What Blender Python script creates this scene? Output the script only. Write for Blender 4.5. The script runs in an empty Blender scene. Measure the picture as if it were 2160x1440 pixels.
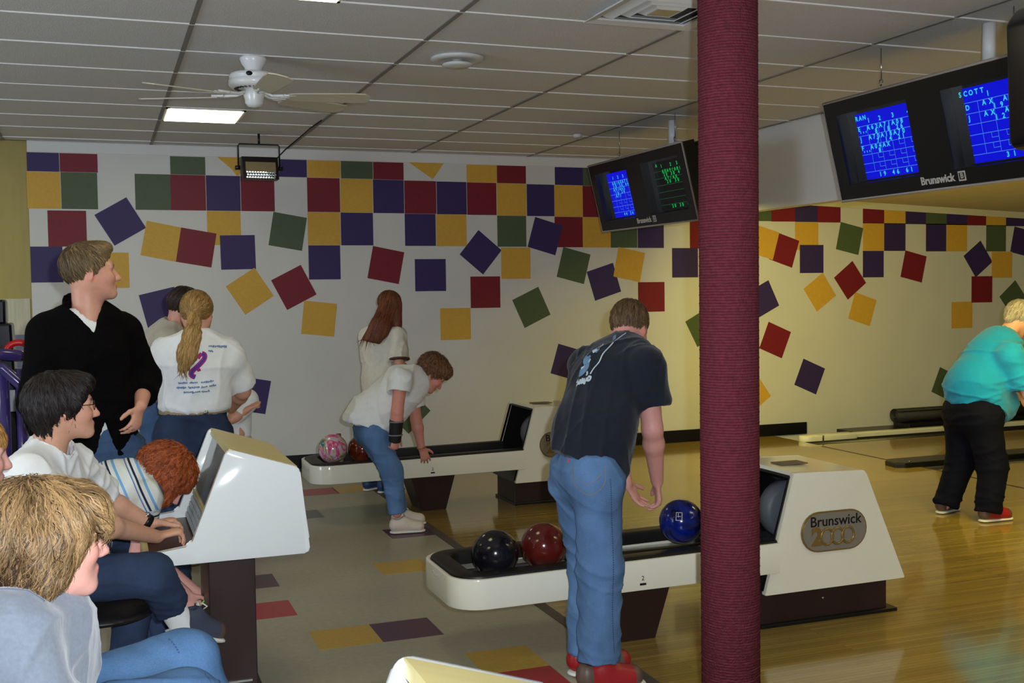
import bpy, bmesh, math, random
import numpy as np
from mathutils import Vector, Matrix
from mathutils.bvhtree import BVHTree

random.seed(7)
SC = bpy.context.scene
COL = SC.collection

# ------------------------------------------------------------------ camera
FPX = 2322.21
CAMP = np.array([0.0, 0.0, 1.675])
CAMM = np.array([[0.93643371, 0.02935765, -0.34961413],
                 [-0.35056725, 0.03868328, -0.93573832],
                 [-0.01394685, 0.99882017, 0.04651616]])
cd = bpy.data.cameras.new('camera')
cd.sensor_width = 36.0
cd.sensor_fit = 'HORIZONTAL'
cd.lens = FPX / 2160 * 36.0
cd.clip_end = 200
cam = bpy.data.objects.new('camera', cd)
COL.objects.link(cam)
mw = Matrix.Identity(4)
for i in range(3):
    for j in range(3):
        mw[i][j] = CAMM[i][j]
    mw[i][3] = CAMP[i]
cam.matrix_world = mw
SC.camera = cam

# ------------------------------------------------------------------ world, lights, exposure
w = bpy.data.worlds.new('world')
SC.world = w
w.use_nodes = True
w.node_tree.nodes['Background'].inputs[0].default_value = (0.62, 0.72, 1.0, 1)
w.node_tree.nodes['Background'].inputs[1].default_value = 0.21
SC.view_settings.view_transform = 'Standard'
SC.view_settings.look = 'None'
SC.view_settings.gamma = 1
SC.view_settings.use_curve_mapping = False
SC.view_settings.exposure = 0.0


def light(name, typ, loc, energy, color, rot=None, size=None, size_y=None, target=None):
    l = bpy.data.lights.new(name, typ)
    l.energy = energy
    l.color = color
    o = bpy.data.objects.new(name, l)
    COL.objects.link(o)
    o.location = loc
    if typ == 'AREA':
        l.shape = 'RECTANGLE'
        l.size = size
        l.size_y = size_y or size
    elif size is not None:
        l.shadow_soft_size = size
    if target is not None:
        o.rotation_euler = (Vector(target) - Vector(loc)).to_track_quat('-Z', 'Y').to_euler()
    elif rot:
        o.rotation_euler = rot
    return o


# the camera's own flash, just right of and above the lens
fl = light('flash_lamp', 'SPOT', (0.075, -0.02, 1.745), 540, (0.86, 0.93, 1.0), size=0.02, target=(2.2, 6, 1.45))
fl.data.spot_size = math.radians(80)
fl.data.spot_blend = 0.6
# warm tubes hidden behind the valance, over the lanes
for yy in (1.5, 5.0, 8.6):
    light('valance_tube_lamp', 'AREA', (5.62, yy, 2.50), 38, (1.0, 0.88, 0.24), size=0.12, size_y=3.2, target=(6.7, yy, 0.0))
    light('valance_tube_lamp', 'AREA', (5.58, yy, 2.56), 78, (1.0, 0.88, 0.24), size=0.12, size_y=3.2, target=(7.62, yy, 2.0))
# daylight from the entrance windows, behind and left of the photographer
light('entrance_daylight', 'AREA', (-5.5, 3.5, 1.9), 150, (0.72, 0.84, 1.0), size=2.5, size_y=1.6, target=(0, 9.0, 1.6))

# ------------------------------------------------------------------ helpers


def ray(px, py):
    return CAMM @ np.array([px - 1080, 720 - py, -FPX])


def P(px, py, X=None, Y=None, Z=None):
    """world point on the plane X=, Y= or Z= that the photograph shows at a pixel"""
    d = ray(px, py)
    if Y is not None:
        t = (Y - CAMP[1]) / d[1]
    elif X is not None:
        t = (X - CAMP[0]) / d[0]
    else:
        t = (Z - CAMP[2]) / d[2]
    return CAMP + t * d


def lin(c):
    return tuple(((v / 255) / 12.92 if v / 255 <= 0.04045 else ((v / 255 + 0.055) / 1.055) ** 2.4) for v in c)


MATS = {}


def mat(name, rgb, rough=0.5, spec=0.5, metal=0.0, noise=None, bump=None, emit=None, coat=0.0, attr=None, sheen=0.0):
    """rgb in sRGB 0-255; noise=(scale, amount, (sx,sy,sz)); bump=(scale, strength, (sx,sy,sz))"""
    if name in MATS:
        return MATS[name]
    m = bpy.data.materials.new(name)
    MATS[name] = m
    m.use_nodes = True
    nt = m.node_tree
    N = nt.nodes
    L = nt.links
    b = N['Principled BSDF']
    c = lin(rgb) + (1,)
    b.inputs['Base Color'].default_value = c
    b.inputs['Roughness'].default_value = rough
    b.inputs['Specular IOR Level'].default_value = spec
    b.inputs['Metallic'].default_value = metal
    b.inputs['Coat Weight'].default_value = coat
    b.inputs['Sheen Weight'].default_value = sheen
    if emit:
        b.inputs['Emission Color'].default_value = lin(emit[0]) + (1,)
        b.inputs['Emission Strength'].default_value = emit[1]
    tc = None
    src = None
    if attr:
        at = N.new('ShaderNodeAttribute')
        at.attribute_name = attr
        src = at.outputs['Color']
    if noise:
        tc = N.new('ShaderNodeTexCoord')
        mp = N.new('ShaderNodeMapping')
        mp.inputs['Scale'].default_value = noise[2] if len(noise) > 2 else (1, 1, 1)
        L.new(tc.outputs['Object'], mp.inputs[0])
        nz = N.new('ShaderNodeTexNoise')
        nz.inputs['Scale'].default_value = noise[0]
        nz.inputs['Detail'].default_value = 5
        L.new(mp.outputs[0], nz.inputs['Vector'])
        mr = N.new('ShaderNodeMapRange')
        mr.inputs[1].default_value = 0.25
        mr.inputs[2].default_value = 0.75
        mr.inputs[3].default_value = 1 - noise[1]
        mr.inputs[4].default_value = 1 + noise[1]
        L.new(nz.outputs[0], mr.inputs[0])
        mx = N.new('ShaderNodeMix')
        mx.data_type = 'RGBA'
        mx.blend_type = 'MULTIPLY'
        mx.inputs[0].default_value = 1
        if src:
            L.new(src, mx.inputs[6])
        else:
            mx.inputs[6].default_value = c
        L.new(mr.outputs[0], mx.inputs[7])
        src = mx.outputs[2]
    if src:
        L.new(src, b.inputs['Base Color'])
    if bump:
        tc = tc or N.new('ShaderNodeTexCoord')
        mp = N.new('ShaderNodeMapping')
        mp.inputs['Scale'].default_value = bump[2] if len(bump) > 2 else (1, 1, 1)
        L.new(tc.outputs['Object'], mp.inputs[0])
        nz = N.new('ShaderNodeTexNoise')
        nz.inputs['Scale'].default_value = bump[0]
        nz.inputs['Detail'].default_value = 4
        L.new(mp.outputs[0], nz.inputs['Vector'])
        bp = N.new('ShaderNodeBump')
        bp.inputs['Strength'].default_value = bump[1]
        bp.inputs['Distance'].default_value = 0.01
        L.new(nz.outputs[0], bp.inputs['Height'])
        L.new(bp.outputs[0], b.inputs['Normal'])
    return m


def tag(o, label=None, cat=None, group=None, kind=None):
    if label:
        o['label'] = label
    if cat:
        o['category'] = cat
    if group:
        o['group'] = group
    if kind:
        o['kind'] = kind
    return o


def thing(name, label, cat, loc=(0, 0, 0), group=None, rotz=0):
    o = bpy.data.objects.new(name, None)
    COL.objects.link(o)
    o.location = loc
    o.rotation_euler = (0, 0, rotz)
    o.empty_display_size = 0.1
    return tag(o, label, cat, group)


def link(name, me, mats=None, parent=None, smooth=False, world=True):
    """link a mesh built in world coordinates; parented without moving it"""
    o = bpy.data.objects.new(name, me)
    COL.objects.link(o)
    if mats:
        for m in (mats if isinstance(mats, (list, tuple)) else [mats]):
            me.materials.append(m)
    if smooth:
        me.polygons.foreach_set('use_smooth', [True] * len(me.polygons))
    if parent is not None:
        o.parent = parent
        if world:
            o.matrix_parent_inverse = wm(parent).inverted()
    return o


def wm(o):
    m = o.matrix_basis.copy()
    if o.parent:
        m = wm(o.parent) @ o.matrix_parent_inverse @ m
    return m


def from_bm(name, bm, mats, parent=None, smooth=False, world=True):
    bmesh.ops.recalc_face_normals(bm, faces=bm.faces[:])
    me = bpy.data.meshes.new(name)
    bm.to_mesh(me)
    bm.free()
    return link(name, me, mats, parent, smooth, world)


def add_box(bm, c, s, rot=None, bev=0.0, seg=2):
    r = bmesh.ops.create_cube(bm, size=1)
    vs = r['verts']
    for v in vs:
        v.co = Vector((v.co.x * s[0], v.co.y * s[1], v.co.z * s[2]))
    if bev > 0:
        es = list({e for v in vs for e in v.link_edges})
        rr = bmesh.ops.bevel(bm, geom=es, offset=bev, segments=seg, affect='EDGES', profile=0.5)
        vs = list({v for f in rr['faces'] for v in f.verts} | {v for v in vs if v.is_valid})
    for v in vs:
        if rot is not None:
            v.co = rot @ v.co
        v.co += Vector(c)
    return vs


def box(name, c, s, m, parent=None, rot=None, bev=0.0, seg=2, smooth=False):
    bm = bmesh.new()
    add_box(bm, c, s, rot, bev, seg)
    return from_bm(name, bm, m, parent, smooth)


def add_prism(bm, poly, axis, a, b, bev=0.0, seg=3):
    """poly: list of 2D points; axis 'y': points are (x,z) extruded y=a..b; 'z': (x,y); 'x': (y,z)"""
    def mk(p, t):
        if axis == 'y':
            return (p[0], t, p[1])
        if axis == 'z':
            return (p[0], p[1], t)
        return (t, p[0], p[1])
    v0 = [bm.verts.new(mk(p, a)) for p in poly]
    v1 = [bm.verts.new(mk(p, b)) for p in poly]
    n = len(poly)
    fs = [bm.faces.new(v0), bm.faces.new(v1[::-1])]
    for i in range(n):
        fs.append(bm.faces.new([v0[i], v1[i], v1[(i + 1) % n], v0[(i + 1) % n]]))
    if bev > 0:
        es = list({e for f in fs for e in f.edges})
        bmesh.ops.bevel(bm, geom=es, offset=bev, segments=seg, affect='EDGES', profile=0.5)
    return fs


def fillet(poly, r, n=5):
    out = []
    m = len(poly)
    for i in range(m):
        p0, p1, p2 = (np.array(poly[(i + k) % m], float) for k in (-1, 0, 1))
        a = (p0 - p1) / np.linalg.norm(p0 - p1)
        b = (p2 - p1) / np.linalg.norm(p2 - p1)
        ri = r[i] if isinstance(r, (list, tuple)) else r
        ang = math.acos(max(-1, min(1, float(a @ b))))
        if ri <= 0 or ang > 3.0:
            out.append(tuple(p1))
            continue
        t = min(ri / math.tan(ang / 2), 0.45 * np.linalg.norm(p0 - p1), 0.45 * np.linalg.norm(p2 - p1))
        q0, q2 = p1 + a * t, p1 + b * t
        for k in range(n + 1):
            u = k / n
            out.append(tuple((1 - u) ** 2 * q0 + 2 * u * (1 - u) * p1 + u * u * q2))
    return out


def slab_prism(name, poly, axis, a, b, m, parent=None, bev=0.006):
    bm = bmesh.new()
    fs = add_prism(bm, poly, axis, a, b)
    es = list(set(fs[0].edges) | set(fs[1].edges))
    bmesh.ops.bevel(bm, geom=es, offset=bev, segments=3, affect='EDGES', profile=0.5)
    bmesh.ops.triangulate(bm, faces=[f for f in bm.faces if len(f.verts) > 4])
    return autosmooth(from_bm(name, bm, m, parent), 50)


def prism(name, poly, axis, a, b, m, parent=None, bev=0.0, seg=3, smooth=False):
    bm = bmesh.new()
    add_prism(bm, poly, axis, a, b, bev, seg)
    return from_bm(name, bm, m, parent, smooth)


def add_tube(bm, pts, r, n=10, closed=False):
    pts = [Vector(p) for p in pts]
    rings = []
    rr = r if isinstance(r, (list, tuple)) else [r] * len(pts)
    up = None
    for i, p in enumerate(pts):
        a = pts[i - 1] if i > 0 else (pts[-1] if closed else p)
        b = pts[(i + 1) % len(pts)] if (i < len(pts) - 1 or closed) else p
        t = (b - a).normalized()
        if up is None:
            up = t.orthogonal().normalized()
        up = (up - t * up.dot(t))
        if up.length < 1e-6:
            up = t.orthogonal()
        up.normalize()
        s = t.cross(up)
        rings.append([bm.verts.new(p + (up * math.cos(2 * math.pi * k / n) + s * math.sin(2 * math.pi * k / n)) * rr[i]) for k in range(n)])
    m = len(rings)
    for i in range(m if closed else m - 1):
        A = rings[i]
        B = rings[(i + 1) % m]
        for k in range(n):
            bm.faces.new([A[k], A[(k + 1) % n], B[(k + 1) % n], B[k]])
    if not closed:
        bm.faces.new(rings[0][::-1])
        bm.faces.new(rings[-1])


def tube(name, pts, r, m, parent=None, n=10, closed=False):
    bm = bmesh.new()
    add_tube(bm, pts, r, n, closed)
    return from_bm(name, bm, m, parent, True)


def lathe(name, prof, c, m, parent=None, n=32, rot=None):
    """prof: list of (r, z)"""
    bm = bmesh.new()
    rings = []
    for r, z in prof:
        ring = []
        for k in range(n):
            a = 2 * math.pi * k / n
            v = Vector((max(r, 1e-4) * math.cos(a), max(r, 1e-4) * math.sin(a), z))
            if rot is not None:
                v = rot @ v
            ring.append(bm.verts.new(v + Vector(c)))
        rings.append(ring)
    for A, B in zip(rings, rings[1:]):
        for k in range(n):
            bm.faces.new([A[k], A[(k + 1) % n], B[(k + 1) % n], B[k]])
    bm.faces.new(rings[0][::-1])
    bm.faces.new(rings[-1])
    o = from_bm(name, bm, m, parent, True)
    return o


def autosmooth(o, ang=40):
    me = o.data
    me.polygons.foreach_set('use_smooth', [True] * len(me.polygons))
    bm = bmesh.new()
    bm.from_mesh(me)
    for e in bm.edges:
        if len(e.link_faces) == 2 and e.calc_face_angle(0) > math.radians(ang):
            e.smooth = False
    bm.to_mesh(me)
    bm.free()
    return o


_tc = {}


def text_verts(body, size, extrude=0.0, align='CENTER', shear=0.0, bold=0.0):
    cu = bpy.data.curves.new('txt', 'FONT')
    cu.body = body
    cu.size = size
    cu.extrude = extrude
    cu.align_x = align
    cu.align_y = 'CENTER'
    cu.resolution_u = 3
    cu.shear = shear
    cu.offset = bold
    o = bpy.data.objects.new('txt', cu)
    COL.objects.link(o)
    dg = bpy.context.evaluated_depsgraph_get()
    me = bpy.data.meshes.new_from_object(o.evaluated_get(dg))
    bpy.data.objects.remove(o)
    bpy.data.curves.remove(cu)
    vs = [v.co.copy() for v in me.vertices]
    fs = [list(p.vertices) for p in me.polygons]
    bpy.data.meshes.remove(me)
    return vs, fs


def text(name, lines, origin, ex, ey, m, parent=None, extrude=0.001, bold=0.0):
    """lines: (body, u, v, size[, align]) laid out on the plane origin + ex*u + ey*v"""
    ex = Vector(ex)
    ey = Vector(ey)
    en = ex.cross(ey)
    O = Vector(origin)
    V = []
    F = []
    for ln in lines:
        vs, fs = text_verts(ln[0], ln[3], extrude, ln[4] if len(ln) > 4 else 'CENTER', 0, bold)
        b = len(V)
        V += [O + ex * (v.x + ln[1]) + ey * (v.y + ln[2]) + en * v.z for v in vs]
        F += [[i + b for i in f] for f in fs]
    me = bpy.data.meshes.new(name)
    me.from_pydata(V, [], F)
    return link(name, me, m, parent)


# ------------------------------------------------------------------ materials
def tile_joint_mat():
    m = mat('vinyl_floor', (158, 152, 131), 0.33, 0.45, noise=(35, 0.10), bump=(180, 0.05))
    return m


M_wall = mat('wall_paint', (205, 203, 198), 0.42, 0.4, noise=(2.5, 0.03), bump=(60, 0.10))
M_ceil = mat('ceiling_panel', (214, 213, 213), 0.9, 0.1, noise=(90, 0.06), bump=(160, 0.35))
M_grid = mat('ceiling_grid_paint', (222, 220, 216), 0.6, 0.2)
M_soff = mat('soffit_paint', (226, 223, 216), 0.6, 0.2, noise=(3, 0.03))
M_navy = mat('mural_navy', (55, 42, 92), 0.5, 0.3, noise=(40, 0.05))
M_red = mat('mural_red', (118, 30, 42), 0.5, 0.3, noise=(40, 0.05))
M_yel = mat('mural_yellow', (205, 160, 62), 0.5, 0.3, noise=(40, 0.05))
M_grn = mat('mural_green', (78, 92, 66), 0.5, 0.3, noise=(40, 0.05))
MUR = dict(n=M_navy, r=M_red, y=M_yel, g=M_grn)
M_black = mat('black_plastic', (14, 13, 16), 0.35, 0.4)
M_rubber = mat('black_rubber', (16, 15, 16), 0.45, 0.35, noise=(30, 0.2))
M_cream = mat('cream_fibreglass', (226, 222, 204), 0.10, 0.45, noise=(4, 0.02))
M_white = mat('white_fibreglass', (226, 230, 230), 0.07, 0.4, noise=(3, 0.015))
M_aged = mat('aged_cream_top', (214, 198, 134), 0.3, 0.4, noise=(5, 0.07, (1, 4, 1)))
M_brown = mat('dark_brown_laminate', (44, 26, 24), 0.4, 0.4, noise=(6, 0.2, (1, 1, 0.15)))
M_metal = mat('bright_metal', (180, 180, 180), 0.25, 0.5, 1.0)
M_goldm = mat('gold_letter', (150, 122, 66), 0.35, 0.5, 0.6)
M_plate = mat('badge_plate', (150, 146, 136), 0.35, 0.5, 0.5)

# ------------------------------------------------------------------ structure
YW = 10.52     # mural wall
ZC = 3.03      # ceiling
XS = 5.40      # valance over the foul line
XA = 2.12      # settee floor ends, approach begins
XE = 14.0

fl_o = box('floor', ((-7 + XA) / 2, 4.8, -0.05), (XA + 7, 14.4, 0.1), tile_joint_mat())
tag(fl_o, 'beige speckled vinyl tile floor with scattered coloured tiles', kind='structure')
TC = dict(y=mat('tile_yellow', (182, 148, 58), 0.35, 0.45, noise=(45, 0.10)),
          p=mat('tile_purple', (82, 52, 70), 0.35, 0.45, noise=(45, 0.10)),
          r=mat('tile_red', (158, 44, 52), 0.35, 0.45, noise=(45, 0.10)),
          g=mat('tile_green', (84, 88, 66), 0.35, 0.45, noise=(45, 0.10)),
          k=mat('tile_grey', (92, 88, 84), 0.35, 0.45, noise=(45, 0.10)))
tmesh = {}
for k, mm in TC.items():
    bm = bmesh.new()
    add_box(bm, (0, 0, 0), (0.303, 0.303, 0.004))
    me = bpy.data.meshes.new('coloured_tile')
    bm.to_mesh(me)
    bm.free()
    me.materials.append(mm)
    tmesh[k] = me
for c, ix, iy in [('p', 0, 0), ('y', -1, 0), ('r', -2, 2), ('p', -2, 4), ('y', 1, 4), ('g', 2, 3), ('y', 1, -2), ('r', 1, -3),
                  ('p', 2, 7), ('r', 1, 13), ('y', 2, 13), ('g', 1, 17), ('k', 0, 10), ('k', 0, 14), ('p', -4, 1), ('y', -5, -3),
                  ('r', -3, -6), ('g', -1, -8), ('p', 2, -8), ('k', -5, 5), ('y', -4, 9), ('r', -6, 12), ('p', -3, 14), ('g', -7, 3)]:
    o = bpy.data.objects.new('floor_tile', tmesh[c])
    COL.objects.link(o)
    o.location = (1.224 + 0.305 * (ix + 0.5), 5.095 + 0.305 * (iy + 0.5), -0.0012)
    if o.location.x + 0.1525 > XA:
        o.location.x = XA - 0.153
    o.parent = fl_o
    o.matrix_parent_inverse = wm(fl_o).inverted()

# maple approach and lanes
def wood_mat():
    m = mat('maple_boards', (190, 148, 84), 0.13, 0.55, coat=0.25)
    nt = m.node_tree
    N = nt.nodes
    L = nt.links
    b = N['Principled BSDF']
    tc = N.new('ShaderNodeTexCoord')
    mp = N.new('ShaderNodeMapping')
    mp.inputs['Scale'].default_value = (0.35, 12, 1)
    L.new(tc.outputs['Object'], mp.inputs[0])
    nz = N.new('ShaderNodeTexNoise')
    nz.inputs['Scale'].default_value = 3
    nz.inputs['Detail'].default_value = 6
    L.new(mp.outputs[0], nz.inputs['Vector'])
    br = N.new('ShaderNodeTexBrick')
    br.inputs['Scale'].default_value = 1
    br.inputs['Brick Width'].default_value = 1.6
    br.inputs['Row Height'].default_value = 0.027
    br.inputs['Mortar Size'].default_value = 0.0006
    br.inputs['Color1'].default_value = lin((160, 134, 70)) + (1,)
    br.inputs['Color2'].default_value = lin((142, 116, 58)) + (1,)
    br.inputs['Mortar'].default_value = lin((96, 72, 38)) + (1,)
    L.new(tc.outputs['Object'], br.inputs['Vector'])
    cr = N.new('ShaderNodeMapRange')
    cr.inputs[1].default_value = 0.3
    cr.inputs[2].default_value = 0.7
    cr.inputs[3].default_value = 0.82
    cr.inputs[4].default_value = 1.12
    L.new(nz.outputs[0], cr.inputs[0])
    mx = N.new('ShaderNodeMix')
    mx.data_type = 'RGBA'
    mx.blend_type = 'MULTIPLY'
    mx.inputs[0].default_value = 1
    L.new(br.outputs[0], mx.inputs[6])
    L.new(cr.outputs[0], mx.inputs[7])
    L.new(mx.outputs[2], b.inputs['Base Color'])
    return m


M_wood = wood_mat()
ap = box('floor_approach', ((XA + 7.05) / 2, 4.8, -0.05), (7.05 - XA, 14.4, 0.1), M_wood)
tag(ap, 'glossy maple board approach floor', kind='structure')
box('edge_strip', (XA + 0.03, 4.8, 0.001), (0.06, 14.4, 0.006), mat('edge_strip_grey', (74, 66, 62), 0.5), ap)
box('foul_line', (7.03, 3.6, -0.0005), (0.03, 12.0, 0.004), mat('foul_line_dark', (60, 44, 30), 0.4), ap)

# lanes past the foul line, sunk gutters between them
M_gut = mat('gutter_black', (22, 20, 20), 0.35, 0.45, noise=(12, 0.3))
ln_g = []
lane_o = None
for k, (y0, y1) in enumerate([(8.62, 9.69), (6.85, 7.92), (5.22, 6.29), (3.45, 4.52)]):
    lo = box('bowling_lane', ((7.05 + XE) / 2, (y0 + y1) / 2, -0.05), (XE - 7.05, y1 - y0, 0.1), M_wood)
    tag(lo, ['maple bowling lane beside the painted wall', 'second maple bowling lane from the painted wall',
             'third maple bowling lane from the painted wall', 'fourth maple bowling lane from the painted wall'][k], 'bowling lane')
box_b = box('floor_gutter_base', ((7.05 + XE) / 2, 4.8, -0.12), (XE - 7.05, 14.4, 0.06), M_gut)
tag(box_b, 'black floor under the lanes and gutters', kind='structure')


def gutter(y0, y1, label):
    bm = bmesh.new()
    prof = []
    n = 8
    for i in range(n + 1):
        a = math.pi * i / n
        prof.append(((y0 + y1) / 2 - math.cos(a) * (y1 - y0) / 2, -0.002 - math.sin(a) * 0.075))
    for x in (7.05, XE):
        pass
    A = [bm.verts.new((7.05, p[0], p[1])) for p in prof]
    B = [bm.verts.new((XE, p[0], p[1])) for p in prof]
    for i in range(n):
        bm.faces.new([A[i], B[i], B[i + 1], A[i + 1]])
    o = from_bm('gutter', bm, M_gut, smooth=True)
    sm = o.modifiers.new('s', 'SOLIDIFY')
    sm.thickness = 0.006
    return tag(o, label, 'gutter')


gutter(9.70, 9.94, 'black gutter in front of the cream lane divider')
gutter(8.40, 8.61, 'black gutter on the wall side of the flat black lane cap')
gutter(7.93, 8.10, 'black gutter on the near side of the flat black lane cap')
gutter(6.30, 6.84, 'wide black gutter between the second and third lanes')

# cream divider with a rounded nose along the outer gutter
dv = thing('lane_divider', 'long cream lane divider with rounded nose and chrome band', 'lane divider', (7.2, 10.05, 0))
bm = bmesh.new()
outl = []
for i in range(13):
    a = math.pi / 2 + math.pi * i / 12
    outl.append((7.16 + 0.10 * math.cos(a), 10.03 + 0.085 * math.sin(a)))
outl += [(7.75, 9.945), (7.75, 10.115)]
add_prism(bm, outl, 'z', -0.02, 0.055, 0.012, 2)
autosmooth(from_bm('divider_nose', bm, M_cream, dv))
box('divider_rail', (10.85, 10.04, 0.022), (6.24, 0.09, 0.056), M_cream, dv, bev=0.012)
box('divider_base', (10.6, 10.04, -0.05), (6.8, 0.12, 0.10), M_gut, dv)
box('nose_band', (7.30, 10.03, 0.02), (0.022, 0.178, 0.074), mat('polished_chrome', (235, 235, 240), 0.08, 0.5, 1.0), dv, bev=0.004)
# black stepped ledge against the wall and the rolled mat lying on it
lg = thing('gutter_ledge', 'low black stepped ledge between divider and painted wall', 'ledge', (8, 10.3, 0))
box('lower_step', (10.9, 10.31, 0.0), (6.0, 0.40, 0.06), M_gut, lg, bev=0.005)
box('upper_step', (11.2, 10.37, 0.045), (5.0, 0.28, 0.05), M_gut, lg, bev=0.005)
rm = thing('rolled_mat', 'rolled up black rubber mat lying along the painted wall', 'rolled mat', (8.6, 10.4, 0.07))
bm = bmesh.new()
sp = []
for i in range(60):
    a = i * 0.36
    r = 0.018 + 0.0021 * i * 0.36 * 1.55
    sp.append((10.395 + r * math.cos(a), 0.07 + 0.082 + r * math.sin(a)))
for x0, x1 in ((8.62, 12.5),):
    A = [bm.verts.new((x0, p[0], p[1])) for p in sp]
    B = [bm.verts.new((x1, p[0], p[1])) for p in sp]
    for i in range(len(sp) - 1):
        bm.faces.new([A[i], B[i], B[i + 1], A[i + 1]])
o = from_bm('mat_roll', bm, mat('mat_grey_black', (40, 38, 38), 0.6, 0.3, noise=(20, 0.3)), rm, True)
o.modifiers.new('s', 'SOLIDIFY').thickness = 0.006
# flat black cap over the return track between two lanes
cp = thing('ball_track_cover', 'flat black ball track cap between two lanes with worn front end', 'track cover', (6.9, 8.25, 0))
prism('cap_body', [(6.86, 8.12), (6.78, 8.17), (6.80, 8.33), (6.90, 8.38), (XE, 8.38), (XE, 8.12)], 'z', -0.02, 0.045, M_gut, cp, bev=0.01)
for i, xx in enumerate((6.95, 7.6, 8.4)):
    lathe('cap_bolt', [(0.0, 0.002), (0.012, 0.0), (0.012, 0.006), (0.006, 0.009), (0.0, 0.009)], (xx, 8.17, 0.044), M_metal, cp, n=10)

# mural wall and the recessed yellow wall at its left
wb = box('wall_back', ((-0.556 + XE) / 2, YW + 0.1, ZC / 2), (XE + 0.556, 0.2, ZC + 0.2), M_wall)
tag(wb, 'pale wall painted with scattered coloured squares', kind='structure')
M_olive = mat('olive_yellow_paint', (178, 160, 92), 0.5, 0.3, noise=(3, 0.05, (6, 1, 1)))
wl = box('wall_left', (-3.9, YW + 0.62, ZC / 2), (6.8, 0.2, ZC + 0.2), M_olive)
tag(wl, 'olive yellow wall with paler band below, set back from the mural', kind='structure')
box('pale_panel', (-3.9, YW + 0.516, 1.495), (6.6, 0.012, 0.33), mat('pale_streaked_panel', (205, 198, 170), 0.5, 0.3, noise=(5, 0.12, (9, 1, 0.4))), wl)
box('grey_dado', (-3.9, YW + 0.512, 0.665), (6.6, 0.016, 1.33), mat('grey_blue_dado', (124, 130, 146), 0.5, 0.3, noise=(4, 0.05)), wl)
wr = box('wall_light_block', (XE + 0.1, 4.8, ZC / 2), (0.2, 14.4, ZC + 0.2), mat('light_block_dull', (90, 80, 60), 0.7))  # unseen wall, added to keep cool world light off the lanes
tag(wr, 'unseen dull wall added across the lanes to block outside light', kind='structure')
bb = box('baseboard_back', ((-0.556 + 7.49) / 2, YW - 0.008, 0.066), (7.49 + 0.556, 0.016, 0.132), M_black)
tag(bb, 'black rubber baseboard along the painted wall', kind='structure')

# mural squares (each one is a thin painted panel on the wall)
zr = {0: (2.771, 2.935), 1: (2.446, 2.769), 2: (2.130, 2.444), 3: (1.803, 2.128)}
grid = [('n', 57, 125, 0), ('r', 126, 206, 0), ('g', 359, 433, 0), ('n', 588, 647, 0), ('y', 648, 718, 0), ('g', 719, 786, 0), ('r', 787, 851, 0),
        ('y', 984, 1048, 0), ('r', 1048, 1109, 0), ('n', 1170, 1229, 0), ('g', 1229, 1288, 0), ('r', 1288, 1345, 0),
        ('y', 57, 128, 1), ('g', 129, 206, 1), ('g', 285, 360, 1), ('r', 360, 434, 1), ('n', 435, 507, 1), ('r', 508, 579, 1),
        ('r', 648, 717, 1), ('y', 718, 786, 1), ('n', 787, 852, 1), ('r', 853, 920, 1), ('n', 921, 984, 1), ('r', 985, 1047, 1), ('y', 1048, 1110, 1),
        ('n', 1111, 1169, 1), ('y', 1169, 1229, 1), ('r', 1229, 1290, 1), ('n', 1290, 1345, 1),
        ('y', 437, 508, 2), ('y', 649, 718, 2), ('n', 719, 787, 2), ('n', 854, 919, 2), ('y', 920, 984, 2), ('g', 1049, 1110, 2), ('r', 1170, 1229, 2),
        ('y', 1229, 1288, 2), ('g', 1288, 1344, 2), ('n', 1345, 1400, 2), ('r', 1455, 1509, 2), ('n', 651, 718, 3)]
sq_n = [0]


def square(c, pts, th=None):
    """pts: (x, z) corners on the mural wall"""
    sq_n[0] += 1
    th = th or 0.0015 + 0.0005 * (sq_n[0] % 8)
    prism('mural_square', pts, 'y', YW - th, YW + 0.002, MUR[c], wb)


for c, a, b, r in grid:
    z0, z1 = zr[r]
    zm = (z0 + z1) / 2
    py = {0: 350, 1: 408, 2: 482, 3: 553}[r]
    x0 = P(a, py, Y=YW)[0]
    x1 = P(b, py, Y=YW)[0]
    dz = -0.0075 * max(0, (x0 - 2.0))
    square(c, [(x0, z0 + dz), (x1, z0 + dz), (x1, z1 + (dz if r else 0)), (x0, z1 + (dz if r else 0))], 0.001)
# right of the pillar the same rows, under the lower ceiling
for c, a, b in [('g', 1570, 1627), ('r', 1627, 1677), ('n', 1677, 1725), ('r', 1725, 1773), ('r', 1820, 1865), ('y', 1865, 1910), ('n', 1910, 1953),
                ('g', 1953, 1997), ('n', 1997, 2040), ('r', 2040, 2080), ('y', 2080, 2122), ('n', 2122, 2165), ('y', 2165, 2210)]:
    x0 = P(a, 460, Y=YW)[0]
    x1 = P(b, 460, Y=YW)[0]
    zb = 2.400 - 0.008 * (x0 - 7.0)
    square(c, [(x0, zb), (x1, zb), (x1, 2.585 - 0.038 * (x1 - 8.0)), (x0, 2.585 - 0.038 * (x0 - 8.0))], 0.001)
for c, a, b, y0, y1 in [('y', 1677, 1726, 469, 527), ('y', 1820, 1865, 470, 529), ('n', 1865, 1910, 471, 529), ('n', 1953, 1996, 472, 530), ('y', 1996, 2040, 473, 530),
                        ('g', 2080, 2122, 475, 530), ('n', 1820, 1864, 529, 585)]:
    p0 = P(a, y1, Y=YW)
    p1 = P(b, y0, Y=YW)
    square(c, [(p0[0], p0[2]), (p1[0], p0[2]), (p1[0], p1[2]), (p0[0], p1[2])], 0.001)
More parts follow.
